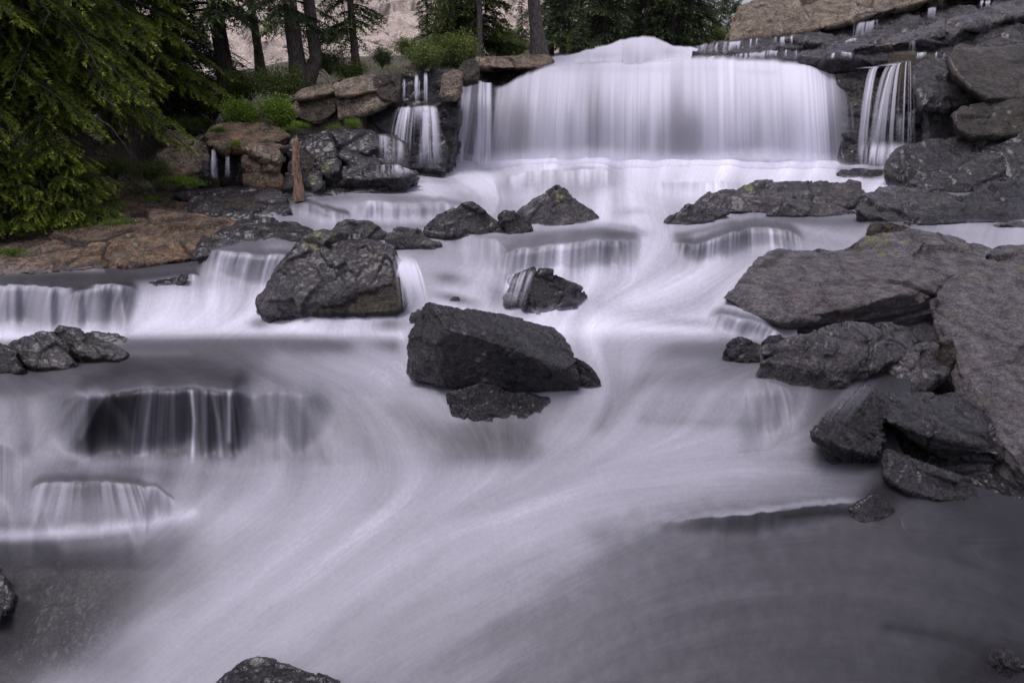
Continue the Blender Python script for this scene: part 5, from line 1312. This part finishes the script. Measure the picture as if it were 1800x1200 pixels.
def conifer_meshes(name, H, Rad, z0, nb, seed, needle=.07, nw=.02, droop=.35, trunk_r=.16, dens=1.0, lean=0, dead=0, power=.8, tuft=5, forkx=None, top_sparse=True):
    """returns (trunk mesh, crown mesh); z0 = height where live branches begin"""
    rng = np.random.RandomState(seed)
    wood = Acc(); V_, A_ = [], []
    zz = np.linspace(0, H, 14)
    tp = np.stack([lean * zz + .03 * np.sin(zz * 1.3 + seed), .03 * np.cos(zz + seed), zz], -1)
    rad = trunk_r * (1 - zz / H * .93) + trunk_r * .5 * np.exp(-zz / .25)
    a, f_ = tube(tp, rad, 9); wood.add(a, f_)
    if forkx:
        tp2 = tp + np.array([forkx, .1, 0]) * sstep(0, .6, zz)[:, None]
        a, f_ = tube(tp2, rad * .8, 9); wood.add(a, f_)
    C, Dr, TT = [], [], []
    for k in range(nb):
        h = (k + rng.rand()) / nb
        h = h ** 1.25 if top_sparse else h
        z = z0 + (H * .99 - z0) * h
        L = (Rad * (1 - h) ** power + .08) * rng.uniform(.65, 1.15)
        az = rng.rand() * 2 * math.pi
        up = .10 + .35 * h
        n = 7; t = np.linspace(0, 1, n)
        out = t * L
        dz = up * L * t - droop * L * t ** 2 * (1.3 - .6 * h) + .10 * L * t ** 4
        path = np.stack([np.cos(az) * out, np.sin(az) * out, dz], -1)
        side = rng.uniform(-.15, .15) * L * t ** 2
        path += np.stack([-np.sin(az) * side, np.cos(az) * side, 0 * t], -1)
        base = np.array([np.interp(z, zz, tp[:, 0]), np.interp(z, zz, tp[:, 1]), z])
        path += base
        a, f_ = tube(path, np.linspace(.018, .004, n) * (L + .3), 4); wood.add(a, f_)
        nt_ = int(max(4, L * 15 * dens))
        ts = np.sort(rng.uniform(.16, 1, nt_)); ts[-1] = 1
        for j, tt in enumerate(ts):
            p = np.array([np.interp(tt, t, path[:, c]) for c in range(3)])
            sg = 1 if j % 2 else -1
            tl = (.30 * L * (1 - tt) ** .7 + .13) * rng.uniform(.7, 1.2)
            aa = az + sg * rng.uniform(.5, 1.0) * (1 if tt < .97 else .1)
            d0 = np.array([math.cos(aa), math.sin(aa), -.25 - .3 * rng.rand()])
            m = max(3, int(tl / (needle * .55)))
            s_ = np.linspace(0, 1, m)[:, None]
            q = p + d0 * tl * s_ + np.array([0, 0, -1]) * (.30 * tl * s_ ** 2)
            C.append(np.repeat(q, tuft, 0)); Dr.append(np.repeat(np.tile(d0, (m, 1)), tuft, 0) * 1.0)
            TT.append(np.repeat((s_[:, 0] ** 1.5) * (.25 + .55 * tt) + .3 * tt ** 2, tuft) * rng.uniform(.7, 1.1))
    C = np.concatenate(C); Dr = np.concatenate(Dr); TT = np.concatenate(TT)
    Dr = Dr / np.linalg.norm(Dr, axis=1)[:, None] + rng.randn(len(C), 3) * .62
    V, Fc = tris(C + rng.randn(len(C), 3) * needle * .12, Dr, np.full(len(C), needle), nw, rng)
    for k in range(dead):                 # bare grey twigs on the lower trunk
        z = rng.uniform(.25, max(z0, 1.0) + .8); az = rng.rand() * 2 * math.pi; L = rng.uniform(.3, .9) * min(1, Rad)
        t = np.linspace(0, 1, 6); b = np.array([np.interp(z, zz, tp[:, 0]), 0, z])
        bend = rng.uniform(.3, .9)
        path = b + np.stack([np.cos(az) * t * L, np.sin(az) * t * L, -bend * L * t ** 1.7 + .1 * t * L], -1) + np.cumsum(rng.randn(6, 3) * .015, 0)
        a, f_ = tube(path, np.linspace(.011, .003, 6), 4); wood.add(a, f_)
        for _ in range(5):
            i = rng.randint(1, 5); q = path[i]; dd = rng.randn(3) * .12 + np.array([0, 0, -.10])
            a, f_ = tube(np.stack([q, q + dd * .5, q + dd + rng.randn(3) * .03]), np.array([.005, .004, .002]), 3); wood.add(a, f_)
    tm = wood.mesh(name + "_trunk")
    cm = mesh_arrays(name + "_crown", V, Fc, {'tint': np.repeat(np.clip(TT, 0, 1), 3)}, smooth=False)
    return tm, cm

def add_tree(name, label, meshes, px, py, Y, mats, scale=1.0, rot=0.0, group=None, cat='tree', zs=1.0, snap=False):
    p = unproj(px, py, Y)
    if snap: p[2] = ground_z(p[0], p[1])
    o = empty(name, (p[0], p[1], p[2] - .08))
    o.rotation_euler = (0, 0, rot); o.scale = (scale, scale, scale * zs)
    tag(o, label, cat, group)
    for k, (me, nm) in enumerate(zip(meshes, ('trunk', 'crown'))):
        c = bpy.data.objects.new(nm, me)
        if not me.materials: me.materials.append(mats[k])
        COL.objects.link(c); c.parent = o
    return o

LUSH = conifer_meshes("lush", 8.5, 1.7, 1.55, 170, 5, needle=.058, nw=.012, droop=.55, trunk_r=.17, dens=1.05, dead=34, tuft=9)
LUSH2 = conifer_meshes("lush2", 9.0, 1.55, 1.5, 170, 9, needle=.058, nw=.012, droop=.65, trunk_r=.15, dens=1.0, dead=34, tuft=9)
FOREST = conifer_meshes("forest", 9.5, 1.5, .8, 150, 21, needle=.09, nw=.026, droop=.45, trunk_r=.16, dens=.8, dead=16, tuft=4)
FOREST2 = conifer_meshes("forest2", 9.5, 1.35, 1.7, 130, 22, needle=.09, nw=.026, droop=.4, trunk_r=.17, dens=.75, dead=30, tuft=4)
SPIRE = conifer_meshes("spire", 5.0, .55, .25, 120, 31, needle=.075, nw=.024, droop=.35, trunk_r=.06, dens=1.3, power=.9, tuft=4)
BUSHY = conifer_meshes("bushy", 4.2, 1.05, .15, 130, 33, needle=.075, nw=.024, droop=.35, trunk_r=.09, dens=1.1, power=.75, tuft=5)
YOUNG = conifer_meshes("young", 1.35, .95, .02, 120, 41, needle=.045, nw=.011, droop=.25, trunk_r=.04, dens=1.5, power=.55, tuft=10)
PALE = conifer_meshes("pale", 9.5, .75, 2.3, 60, 51, needle=.08, nw=.024, droop=.4, trunk_r=.10, dens=.8, dead=14, tuft=4)
TWIN = conifer_meshes("twin", 10, 1.25, 1.5, 110, 52, needle=.08, nw=.022, droop=.45, trunk_r=.20, dens=.9, dead=22, tuft=5, forkx=.42)
STAND = conifer_meshes("stand", 9.0, .92, .3, 210, 61, needle=.10, nw=.03, droop=.32, trunk_r=.12, dens=.8, dead=8, tuft=4, power=.7, top_sparse=False)
STAND2 = conifer_meshes("stand2", 7.5, 1.05, .5, 170, 62, needle=.10, nw=.03, droop=.42, trunk_r=.12, dens=.8, dead=8, tuft=4, power=.75, top_sparse=False)
LEAN = conifer_meshes("lean", 10, 1.1, 1.9, 90, 53, needle=.08, nw=.024, droop=.4, trunk_r=.19, dens=.8, dead=16, tuft=4, lean=-.10)
SMALLT = conifer_meshes("smalltree", 6.5, .72, .85, 100, 54, needle=.075, nw=.022, droop=.4, trunk_r=.09, dens=1.0, dead=12, tuft=5, power=.6)
SPR, FO, SF = (M_DBARK, M_SPRUCE), (M_DBARK, M_FIR), (M_BARK, M_SUNFIR)
add_tree('spruce_tree', 'drooping spruce with bright green tips at the left edge of the picture', LUSH, 20, 330, 9.9, SPR, .92, 0.4)
add_tree('spruce_tree', 'tall spruce with hanging yellow-green sprays, second from the left edge', LUSH2, 150, 318, 10.9, SPR, 1.0, 2.0)
add_tree('spruce_tree', 'dense spruce standing over the pale granite block on the left bank', LUSH, 250, 275, 13.2, SPR, 1.0, 3.6)
add_tree('young_fir', 'bushy young fir with bright tips, low on the bank above the brown slab', YOUNG, 112, 374, 9.7, (M_DBARK, M_SPRUCE), .82, .3, cat='young fir')
add_tree('young_fir', 'bright low young fir cut by the left edge of the picture', YOUNG, 10, 384, 9.3, (M_DBARK, M_SPRUCE), .85, 1.9, cat='young fir')
g = 'dark conifers crowding the left bank'
for k, (px, py, Y_, sc, lb) in enumerate([
    (-40, 300, 13, 1.0, 'dark conifer behind the leftmost spruce, mostly hidden'), (75, 290, 14.2, 1.0, 'dark conifer in the gap between the first two spruces'),
    (205, 280, 14.6, 1.05, 'dark conifer in the gap between the second and third spruces'), (320, 262, 15.2, 1.05, 'dark conifer right behind the dense spruce over the granite block'),
    (130, 250, 18, 1.15, 'tall dark conifer deep in the wood at far left'), (265, 240, 19, 1.2, 'tall dark conifer deep in the wood behind the dense spruce'), (20, 255, 18, 1.2, 'tall dark conifer deep behind the left edge spruce')]):
    add_tree('fir_tree', lb, FOREST if k % 2 else FOREST2, px, py, Y_, FO, sc, k * 1.3, g)
add_tree('fir_tree', 'slim dark young fir with bare lower trunk left of the bearded tree', FOREST, 336, 205, 16.5, FO, .62, .5)
add_tree('fir_tree', 'thick dark trunked fir bearded with grey dead twigs', FOREST2, 402, 182, 15.0, FO, 1.05, 2.2)
add_tree('fir_tree', 'pole-straight fir with a pale grey bare trunk', PALE, 458, 140, 16.0, (M_BARK, M_FIR), 1.0, .0)
add_tree('fir_tree', 'double-trunked fir rooted on the tan granite wall', TWIN, 527, 158, 14.6, (M_BARK, M_FIR), .88, .1)
add_tree('fir_tree', 'small ragged fir with bare foot against the granite hillside', SMALLT, 627, 128, 15.5, (M_BARK, M_SUNFIR), .95, 1.0)
add_tree('spire_fir', 'thin spire fir, left one of the slender pair before the hillside', SPIRE, 753, 92, 20, (M_BARK, M_FIR), .62, 1.0, cat='fir')
add_tree('spire_fir', 'thin spire fir, right one of the slender pair before the hillside', SPIRE, 769, 95, 20, (M_BARK, M_FIR), .60, 2.0, cat='fir')
add_tree('fir_tree', 'yellow-green bushy fir above the green shrubs by the crest', BUSHY, 797, 112, 17.6, SF, .72, 3.0)
add_tree('fir_tree', 'tallest fir of the clump above the crest slab, light trunk showing', PALE, 843, 100, 17.2, (M_BARK, M_FIR), .80, 1.0, zs=.8)
add_tree('fir_tree', 'full yellow-green fir in front of the clump above the crest slab', BUSHY, 838, 92, 18.2, SF, 1.0, 1.2)
add_tree('fir_tree', 'dark fir behind the left of the clump above the crest slab', SPIRE, 800, 90, 20, FO, 1.0, .4)
add_tree('spire_fir', 'lone tiny spire fir before the pale slope', SPIRE, 917, 82, 24, (M_BARK, M_FIR), .42, .4, cat='fir')
add_tree('fir_tree', 'leaning grey-trunked fir left of the dark stand', LEAN, 948, 100, 17.6, (M_BARK, M_FIR), .92, .0)
g = 'dark stand of firs behind the main fall'
T_ = [(968, 92, 26, 1.0), (990, 90, 23, .9), (1016, 92, 21, .42), (1040, 90, 26, 1.0), (1062, 88, 23, .95), (1085, 86, 25, 1.0), (1110, 84, 28, 1.0), (1135, 82, 24, 1.0), (1158, 84, 27, 1.0), (1180, 84, 23.5, .9), (1190, 82, 26, 1.0), (1210, 82, 24, .9), (1222, 82, 28, .95), (1000, 88, 30, 1.1), (1120, 84, 32, 1.1), (1170, 82, 32, 1.1), (1060, 86, 31, 1.1)]
L_ = ['fir at the left end of the dark stand, next to the leaning trunk', 'dark fir second from the left end of the stand', 'small pale green young fir in front of the dark stand', 'dark fir just right of the small pale one in the stand', 'drooping fir above the left shoulder of the fall crest',
      'fir left of the highest hump of falling water', 'fir set back, directly above the highest hump of falling water', 'fir just right of the highest hump of falling water', 'fir set back between two front firs right of the hump', 'shorter fir in the front row right of the hump',
      'fir near the right part of the dark stand', 'fir second from the right end of the dark stand', 'fir at the right end of the dark stand, next to the pale notch', 'tall fir in the back row at the left of the stand', 'tall fir in the back row over the hump', 'tall fir in the back row at the right of the stand', 'tall fir in the back row left of the hump']
for k, (px, py, Y_, sc) in enumerate(T_):
    me = SPIRE if sc < .5 else (STAND if k % 2 else STAND2)
    add_tree('fir_tree', L_[k], me, px, py, Y_, SF if sc < .5 else FO, sc * (1.2 if sc < .5 else .9), k * 1.7, g)
g = 'small far firs in the notch at the skyline'
for k, (px, py, Y_, sc, lb) in enumerate([(1250, 66, 38, .62, 'far fir at the left side of the skyline notch'), (1264, 70, 36, .72, 'far fir with the highest tip in the skyline notch'), (1280, 74, 35, .32, 'far bushy fir low in the skyline notch by the buff boulder'),
                                      (1286, 24, 56, .55, 'tiny fir on the skyline against the pale sky'), (1298, 20, 56, .6, 'tiny fir on the skyline touching the buff boulder'), (1272, 24, 56, .75, 'small fir on the skyline in the middle of the notch')]):
    add_tree('fir_tree', lb, SPIRE if k != 2 else BUSHY, px, py, Y_, (M_BARK, M_SUNFIR if k < 3 else M_FIR), sc * 1.1, k * 2.1, g)

def bush_meshes(name, w_, h_, n, seed, leaf=.05, lw=.03, stems=14):
    rng = np.random.RandomState(seed)
    wood = Acc(); C = []; T2 = []; Dv = []
    for k in range(stems):
        az = rng.rand() * 6.28; r = rng.uniform(.2, 1) * w_ * .5; hh = h_ * rng.uniform(.55, 1.0) * (1 - .45 * (r / (w_ * .5)) ** 2)
        t = np.linspace(0, 1, 5)
        path = np.stack([np.cos(az) * r * t, np.sin(az) * r * t * .8, hh * t ** .8], -1) + np.cumsum(rng.randn(5, 3) * .02 * w_, 0) * t[:, None]
        a, f_ = tube(path, np.linspace(.012, .003, 5), 4); wood.add(a, f_)
        m = n // stems
        tt = rng.uniform(.25, 1, m) ** .6
        q = np.stack([np.interp(tt, t, path[:, c]) for c in range(3)], -1)
        q += rng.randn(m, 3) * np.array([.13, .13, .10]) * w_ * rng.uniform(.5, 1, (m, 1))
        q[:, 2] = np.maximum(q[:, 2], .01)
        C.append(q); T2.append(np.clip(tt * .6 + rng.uniform(-.1, .45, m), 0, 1)); Dv.append(rng.randn(m, 3) * .8 + np.array([0, 0, .35]))
    C = np.concatenate(C); Dv = np.concatenate(Dv); T2 = np.concatenate(T2)
    d = Dv / np.linalg.norm(Dv, axis=1)[:, None]; s_ = np.cross(d, rng.randn(len(C), 3)); s_ /= np.linalg.norm(s_, axis=1)[:, None]
    L = (leaf * rng.uniform(.6, 1.3, len(C)))[:, None]
    V = np.stack([C, C + d * L * .5 + s_ * lw * .5, C + d * L, C + d * L * .5 - s_ * lw * .5], 1).reshape(-1, 3)
    return wood.mesh(name + "_stem"), mesh_arrays(name + "_leaf", V, np.arange(len(V)).reshape(-1, 4), {'tint': np.repeat(T2, 4)}, smooth=False)

B1 = bush_meshes("bush1", 1.0, .5, 5200, 3, leaf=.045, lw=.022)
B2 = bush_meshes("bush2", 1.0, .6, 5200, 4, leaf=.04, lw=.018, stems=18)
def add_bush(label, px, py, Y_, wpx, mt, meshes, hs_=1.0, cat='shrub', group=None, rot=0, name='shrub'):
    p = unproj(px, py, Y_); sc = wpx * Y_ / F
    o = empty(name, p); o.scale = (sc, sc, sc * hs_); o.rotation_euler = (0, 0, rot); tag(o, label, cat, group)
    for me, nm, m in zip(meshes, ('stem', 'foliage'), (M_DBARK, mt)):
        me2 = me
        c = bpy.data.objects.new(nm, me2)
        if not me2.materials: me2.materials.append(m)
        COL.objects.link(c); c.parent = o
        if nm == 'foliage':
            c.material_slots[0].link = 'OBJECT'; c.material_slots[0].material = m
add_bush('bright green leafy bush above the domed orange boulder, left half', 430, 219, 13.2, 66, M_BUSH, B1, 1.25)
add_bush('bright green leafy bush above the domed orange boulder, right half', 484, 220, 13.1, 78, M_BUSH, B1, 1.15, rot=2)
add_bush('small bright plant under the overhanging granite block', 525, 226, 12.6, 34, M_BUSH, B1, .7, rot=1)
add_bush('dark green shrub under the double-trunked fir', 495, 185, 13.9, 85, M_SHRUB, B2, 1.2, rot=3)
add_bush('dark green shrub between the bearded fir and the pale trunk', 440, 178, 14.6, 80, M_SHRUB, B2, 1.0, rot=1)
add_bush('leafy plant hanging in the crack below the granite wall', 618, 226, 12.7, 34, M_BUSH, B1, .9, rot=2)
add_bush('tiny leafy tuft on the brown slab roof of the alcove', 416, 256, 11.9, 22, M_BUSH, B1, .7, rot=4)
add_bush('small tuft left of the dome on the orange boulder', 387, 232, 12.3, 24, M_SHRUB, B1, .7, rot=4)
add_bush('dull green willow shrub against the hillside, left of the small ragged fir', 580, 132, 15.6, 66, M_SHRUB, B2, 1.1, rot=.6)
add_bush('dull green low shrub at the foot of the small ragged fir', 612, 142, 15.0, 80, M_SHRUB, B2, .6, rot=2.6)
add_bush('mid-green shrub right of the small ragged fir', 672, 122, 16.0, 52, M_SHRUB, B2, 1.1, rot=5)
add_bush('wide yellow-green shrub mat draped over the wall above the left fall', 745, 125, 14.6, 90, M_SUNFIR, B2, .75, rot=5)
add_bush('yellow-green shrub left of the clump of firs', 725, 106, 16.0, 70, M_SUNFIR, B2, .8, rot=1)
add_bush('yellow-green shrub at the foot of the clump of firs', 790, 116, 15.8, 90, M_SUNFIR, B2, .9, rot=3.3)
add_bush('yellow-green shrub overhanging the orange block', 812, 108, 16.2, 60, M_SUNFIR, B2, 1.0, rot=2)
add_bush('low green shrub behind the grey crest slab', 880, 96, 19, 70, M_SHRUB, B2, .7, rot=4.4)
add_bush('low shrub left of the leaning trunk', 918, 96, 20, 44, M_SHRUB, B2, .8, rot=1.1)
add_bush('low shrub between the pale rocks on the slope', 900, 72, 27, 50, M_SHRUB, B2, .6, rot=1.1)
add_bush('low dark willow under the dense spruce', 205, 316, 11.4, 90, M_SHRUB, B2, .7, rot=2)
add_bush('low dark willow left of the pale granite block', 265, 318, 11.3, 80, M_SHRUB, B2, .7, rot=4)
add_bush('trailing green plant at the corner of the brownish ledge', 312, 322, 11.0, 50, M_SHRUB, B1, .5, rot=4)
add_bush('dark shrub behind the rounded grey rock', 330, 238, 13.4, 60, M_SHRUB, B2, .8, rot=.4)
add_bush('dark shrub left of the twin rivulets', 355, 228, 14.2, 50, M_SHRUB, B1, .8, rot=.4)
add_bush('green shrub in the notch at the skyline', 1268, 80, 30, 44, M_SHRUB, B2, 1.0, rot=.4)
# pale boulders on the slope between the shrubs
rock('boulder', 'pale granite boulder among the shrubs, upper of the group by the lone spire fir', M_BUFF, [[(870, 70, 0), (880, 60, .3), (915, 60, .4), (925, 72, .1), (900, 80, 0)]], 27, depth=1.5, res=1.3, cell=1, sink=.5, cat='boulder')
rock('boulder', 'pale granite boulder low beside the leaning trunk', M_BUFF, [[(895, 92, 0), (902, 80, .3), (925, 78, .4), (940, 90, .1), (920, 98, 0)]], 22, depth=1.2, res=1.3, cell=.8, sink=.5, cat='boulder')
rock('rock', 'small pale stone on the wall edge beside a dark round stone', M_BUFF, [[(674, 128, 0), (690, 120, .3), (712, 112, .4), (740, 118, .3), (745, 128, .1), (700, 132, 0)]], 14.5, depth=.8, res=1.1, cell=.5, sink=.3)
rock('rock', 'white lichen-crusted stone at the edge of the brownish ledge', M_BUFF, [[(244, 328, 0), (248, 318, .1), (262, 319, .1), (270, 328, 0), (258, 332, 0)]], 10.9, depth=.3, res=1.1, cell=.25, sink=.2)

# broken snag
p = unproj(525, 341, 10.75)
root = empty('dead_snag', p); tag(root, 'short broken tree snag, bare orange-brown wood, standing on the dark shelf', 'dead tree')
ptop = unproj(518, 246, 10.75) - p
t = np.linspace(0, 1, 16)
path = np.stack([ptop[0] * t + .012 * np.sin(t * 9), 0 * t, ptop[2] * t], -1); path[0, 2] -= .1
rad_ = np.interp(t, [0, .1, .5, .85, 1], [.092, .075, .062, .050, .046]) * (1 + .06 * np.sin(t * 23))
a = Acc(); v, f_ = tube(path, rad_, 14)
rr = np.random.RandomState(2); v += (vnoise(v * 18, 5) * .018)[:, None] * np.array([1, 1, 0]); a.add(v, f_)
for (k, zf, L) in ((0, .35, .05), (1, .52, .09), (2, .68, .06), (3, .8, .04)):
    q = np.array([ptop[0] * zf, 0, ptop[2] * zf]); d_ = np.array([math.cos(k * 2.2 + 2.5), -.5, .15]) * (L + .05)
    v, f_ = tube(np.stack([q, q + d_ * .6, q + d_]), np.array([.022, .016, .01]), 6); a.add(v, f_)
link('trunk', a.mesh("snag"), M_SNAG, root)
a = Acc()
for k in range(7):
    an = k * .9; b = np.array([ptop[0] + .035 * math.cos(an), .035 * math.sin(an), ptop[2] - .03]); hh = .04 + .09 * rr.rand() if math.cos(an) > 0 else .03 + .05 * rr.rand()
    v, f_ = tube(np.stack([b, b + np.array([0, 0, hh * .6]), b + np.array([.004, 0, hh])]), np.array([.018, .012, .001]), 5); a.add(v, f_)
link('splinters', a.mesh("splinters"), bark("fresh_split_wood", (0.25, .14, .09), (.55, .38, .27)), root)

# fallen dead limbs, pale, in the dark wood
for k, (pts, r_, lb) in enumerate([
    ([(165, 208), (185, 222), (205, 248), (216, 268)], .018, 'thin bleached dead limb curving down in front of the second spruce'),
    ([(170, 165), (192, 178), (203, 196), (210, 215)], .014, 'thin bleached dead limb, upper one in front of the second spruce'),
    ([(0, 262), (10, 248), (18, 225), (15, 208)], .016, 'thin bleached dead limb at the left edge under the spruce'),
    ([(70, 8), (85, 18), (98, 26)], .016, 'thin bleached dead limb high in the leftmost spruce')]):
    P_ = unproj([q[0] for q in pts], [q[1] for q in pts], 9.7 + .1 * np.arange(len(pts)))
    ti = np.linspace(0, 1, 12); P2 = np.stack([np.interp(ti, np.linspace(0, 1, len(pts)), P_[:, c]) for c in range(3)], -1) + np.cumsum(np.random.RandomState(k).randn(12, 3) * .008, 0)
    a = Acc(); v, f_ = tube(P2, np.linspace(r_, r_ * .3, 12), 6); a.add(v, f_)
    for j in range(2, 11, 2):
        dd = np.random.RandomState(j + k * 9).randn(3) * .1 + np.array([0, 0, -.06])
        v, f_ = tube(np.stack([P2[j], P2[j] + dd * .6, P2[j] + dd]), np.array([.006, .004, .002]), 4); a.add(v, f_)
    tag(link('dead_limb', a.mesh("limb"), M_BARK), lb, 'dead branch')

# grass and moss tufts along the bank edges
rg = np.random.RandomState(12); C = []; Dv = []; Ln = []
for (px, py, Y_, n, wp) in [(195, 395, 8.9, 140, 10), (222, 392, 9.0, 120, 9), (310, 318, 10.8, 400, 16), (338, 325, 10.7, 300, 12), (160, 372, 9.5, 200, 10), (60, 380, 9.4, 260, 40), (18, 446, 8.3, 300, 14), (8, 402, 8.9, 200, 12),
                            (510, 228, 12.3, 160, 8), (268, 352, 10.6, 120, 10), (620, 138, 14.4, 300, 30), (560, 150, 14.4, 200, 20), (700, 126, 14.6, 300, 24), (385, 232, 12.3, 120, 8), (415, 258, 11.8, 80, 6), (590, 226, 12.2, 90, 8), (1290, 80, 26, 300, 20), (230, 330, 11, 300, 26)]:
    c0 = unproj(px, py, Y_); sp = wp * Y_ / F
    q = c0 + rg.randn(n, 3) * np.array([sp, sp * .5, sp * .12]); C.append(q); Dv.append(rg.randn(n, 3) * .5 + np.array([0, 0, 1])); Ln.append(np.full(n, .085))
C = np.concatenate(C); Dv = np.concatenate(Dv)
v, f_ = tris(C, Dv, np.concatenate(Ln), .009, rg)
tag(link('grass', mesh_arrays('grass', v, f_, {'tint': np.tile([.2, .2, .9], len(C))}, smooth=False), M_BUSH), 'short green grass tufts along the left bank ledges', 'grass', kind='stuff')
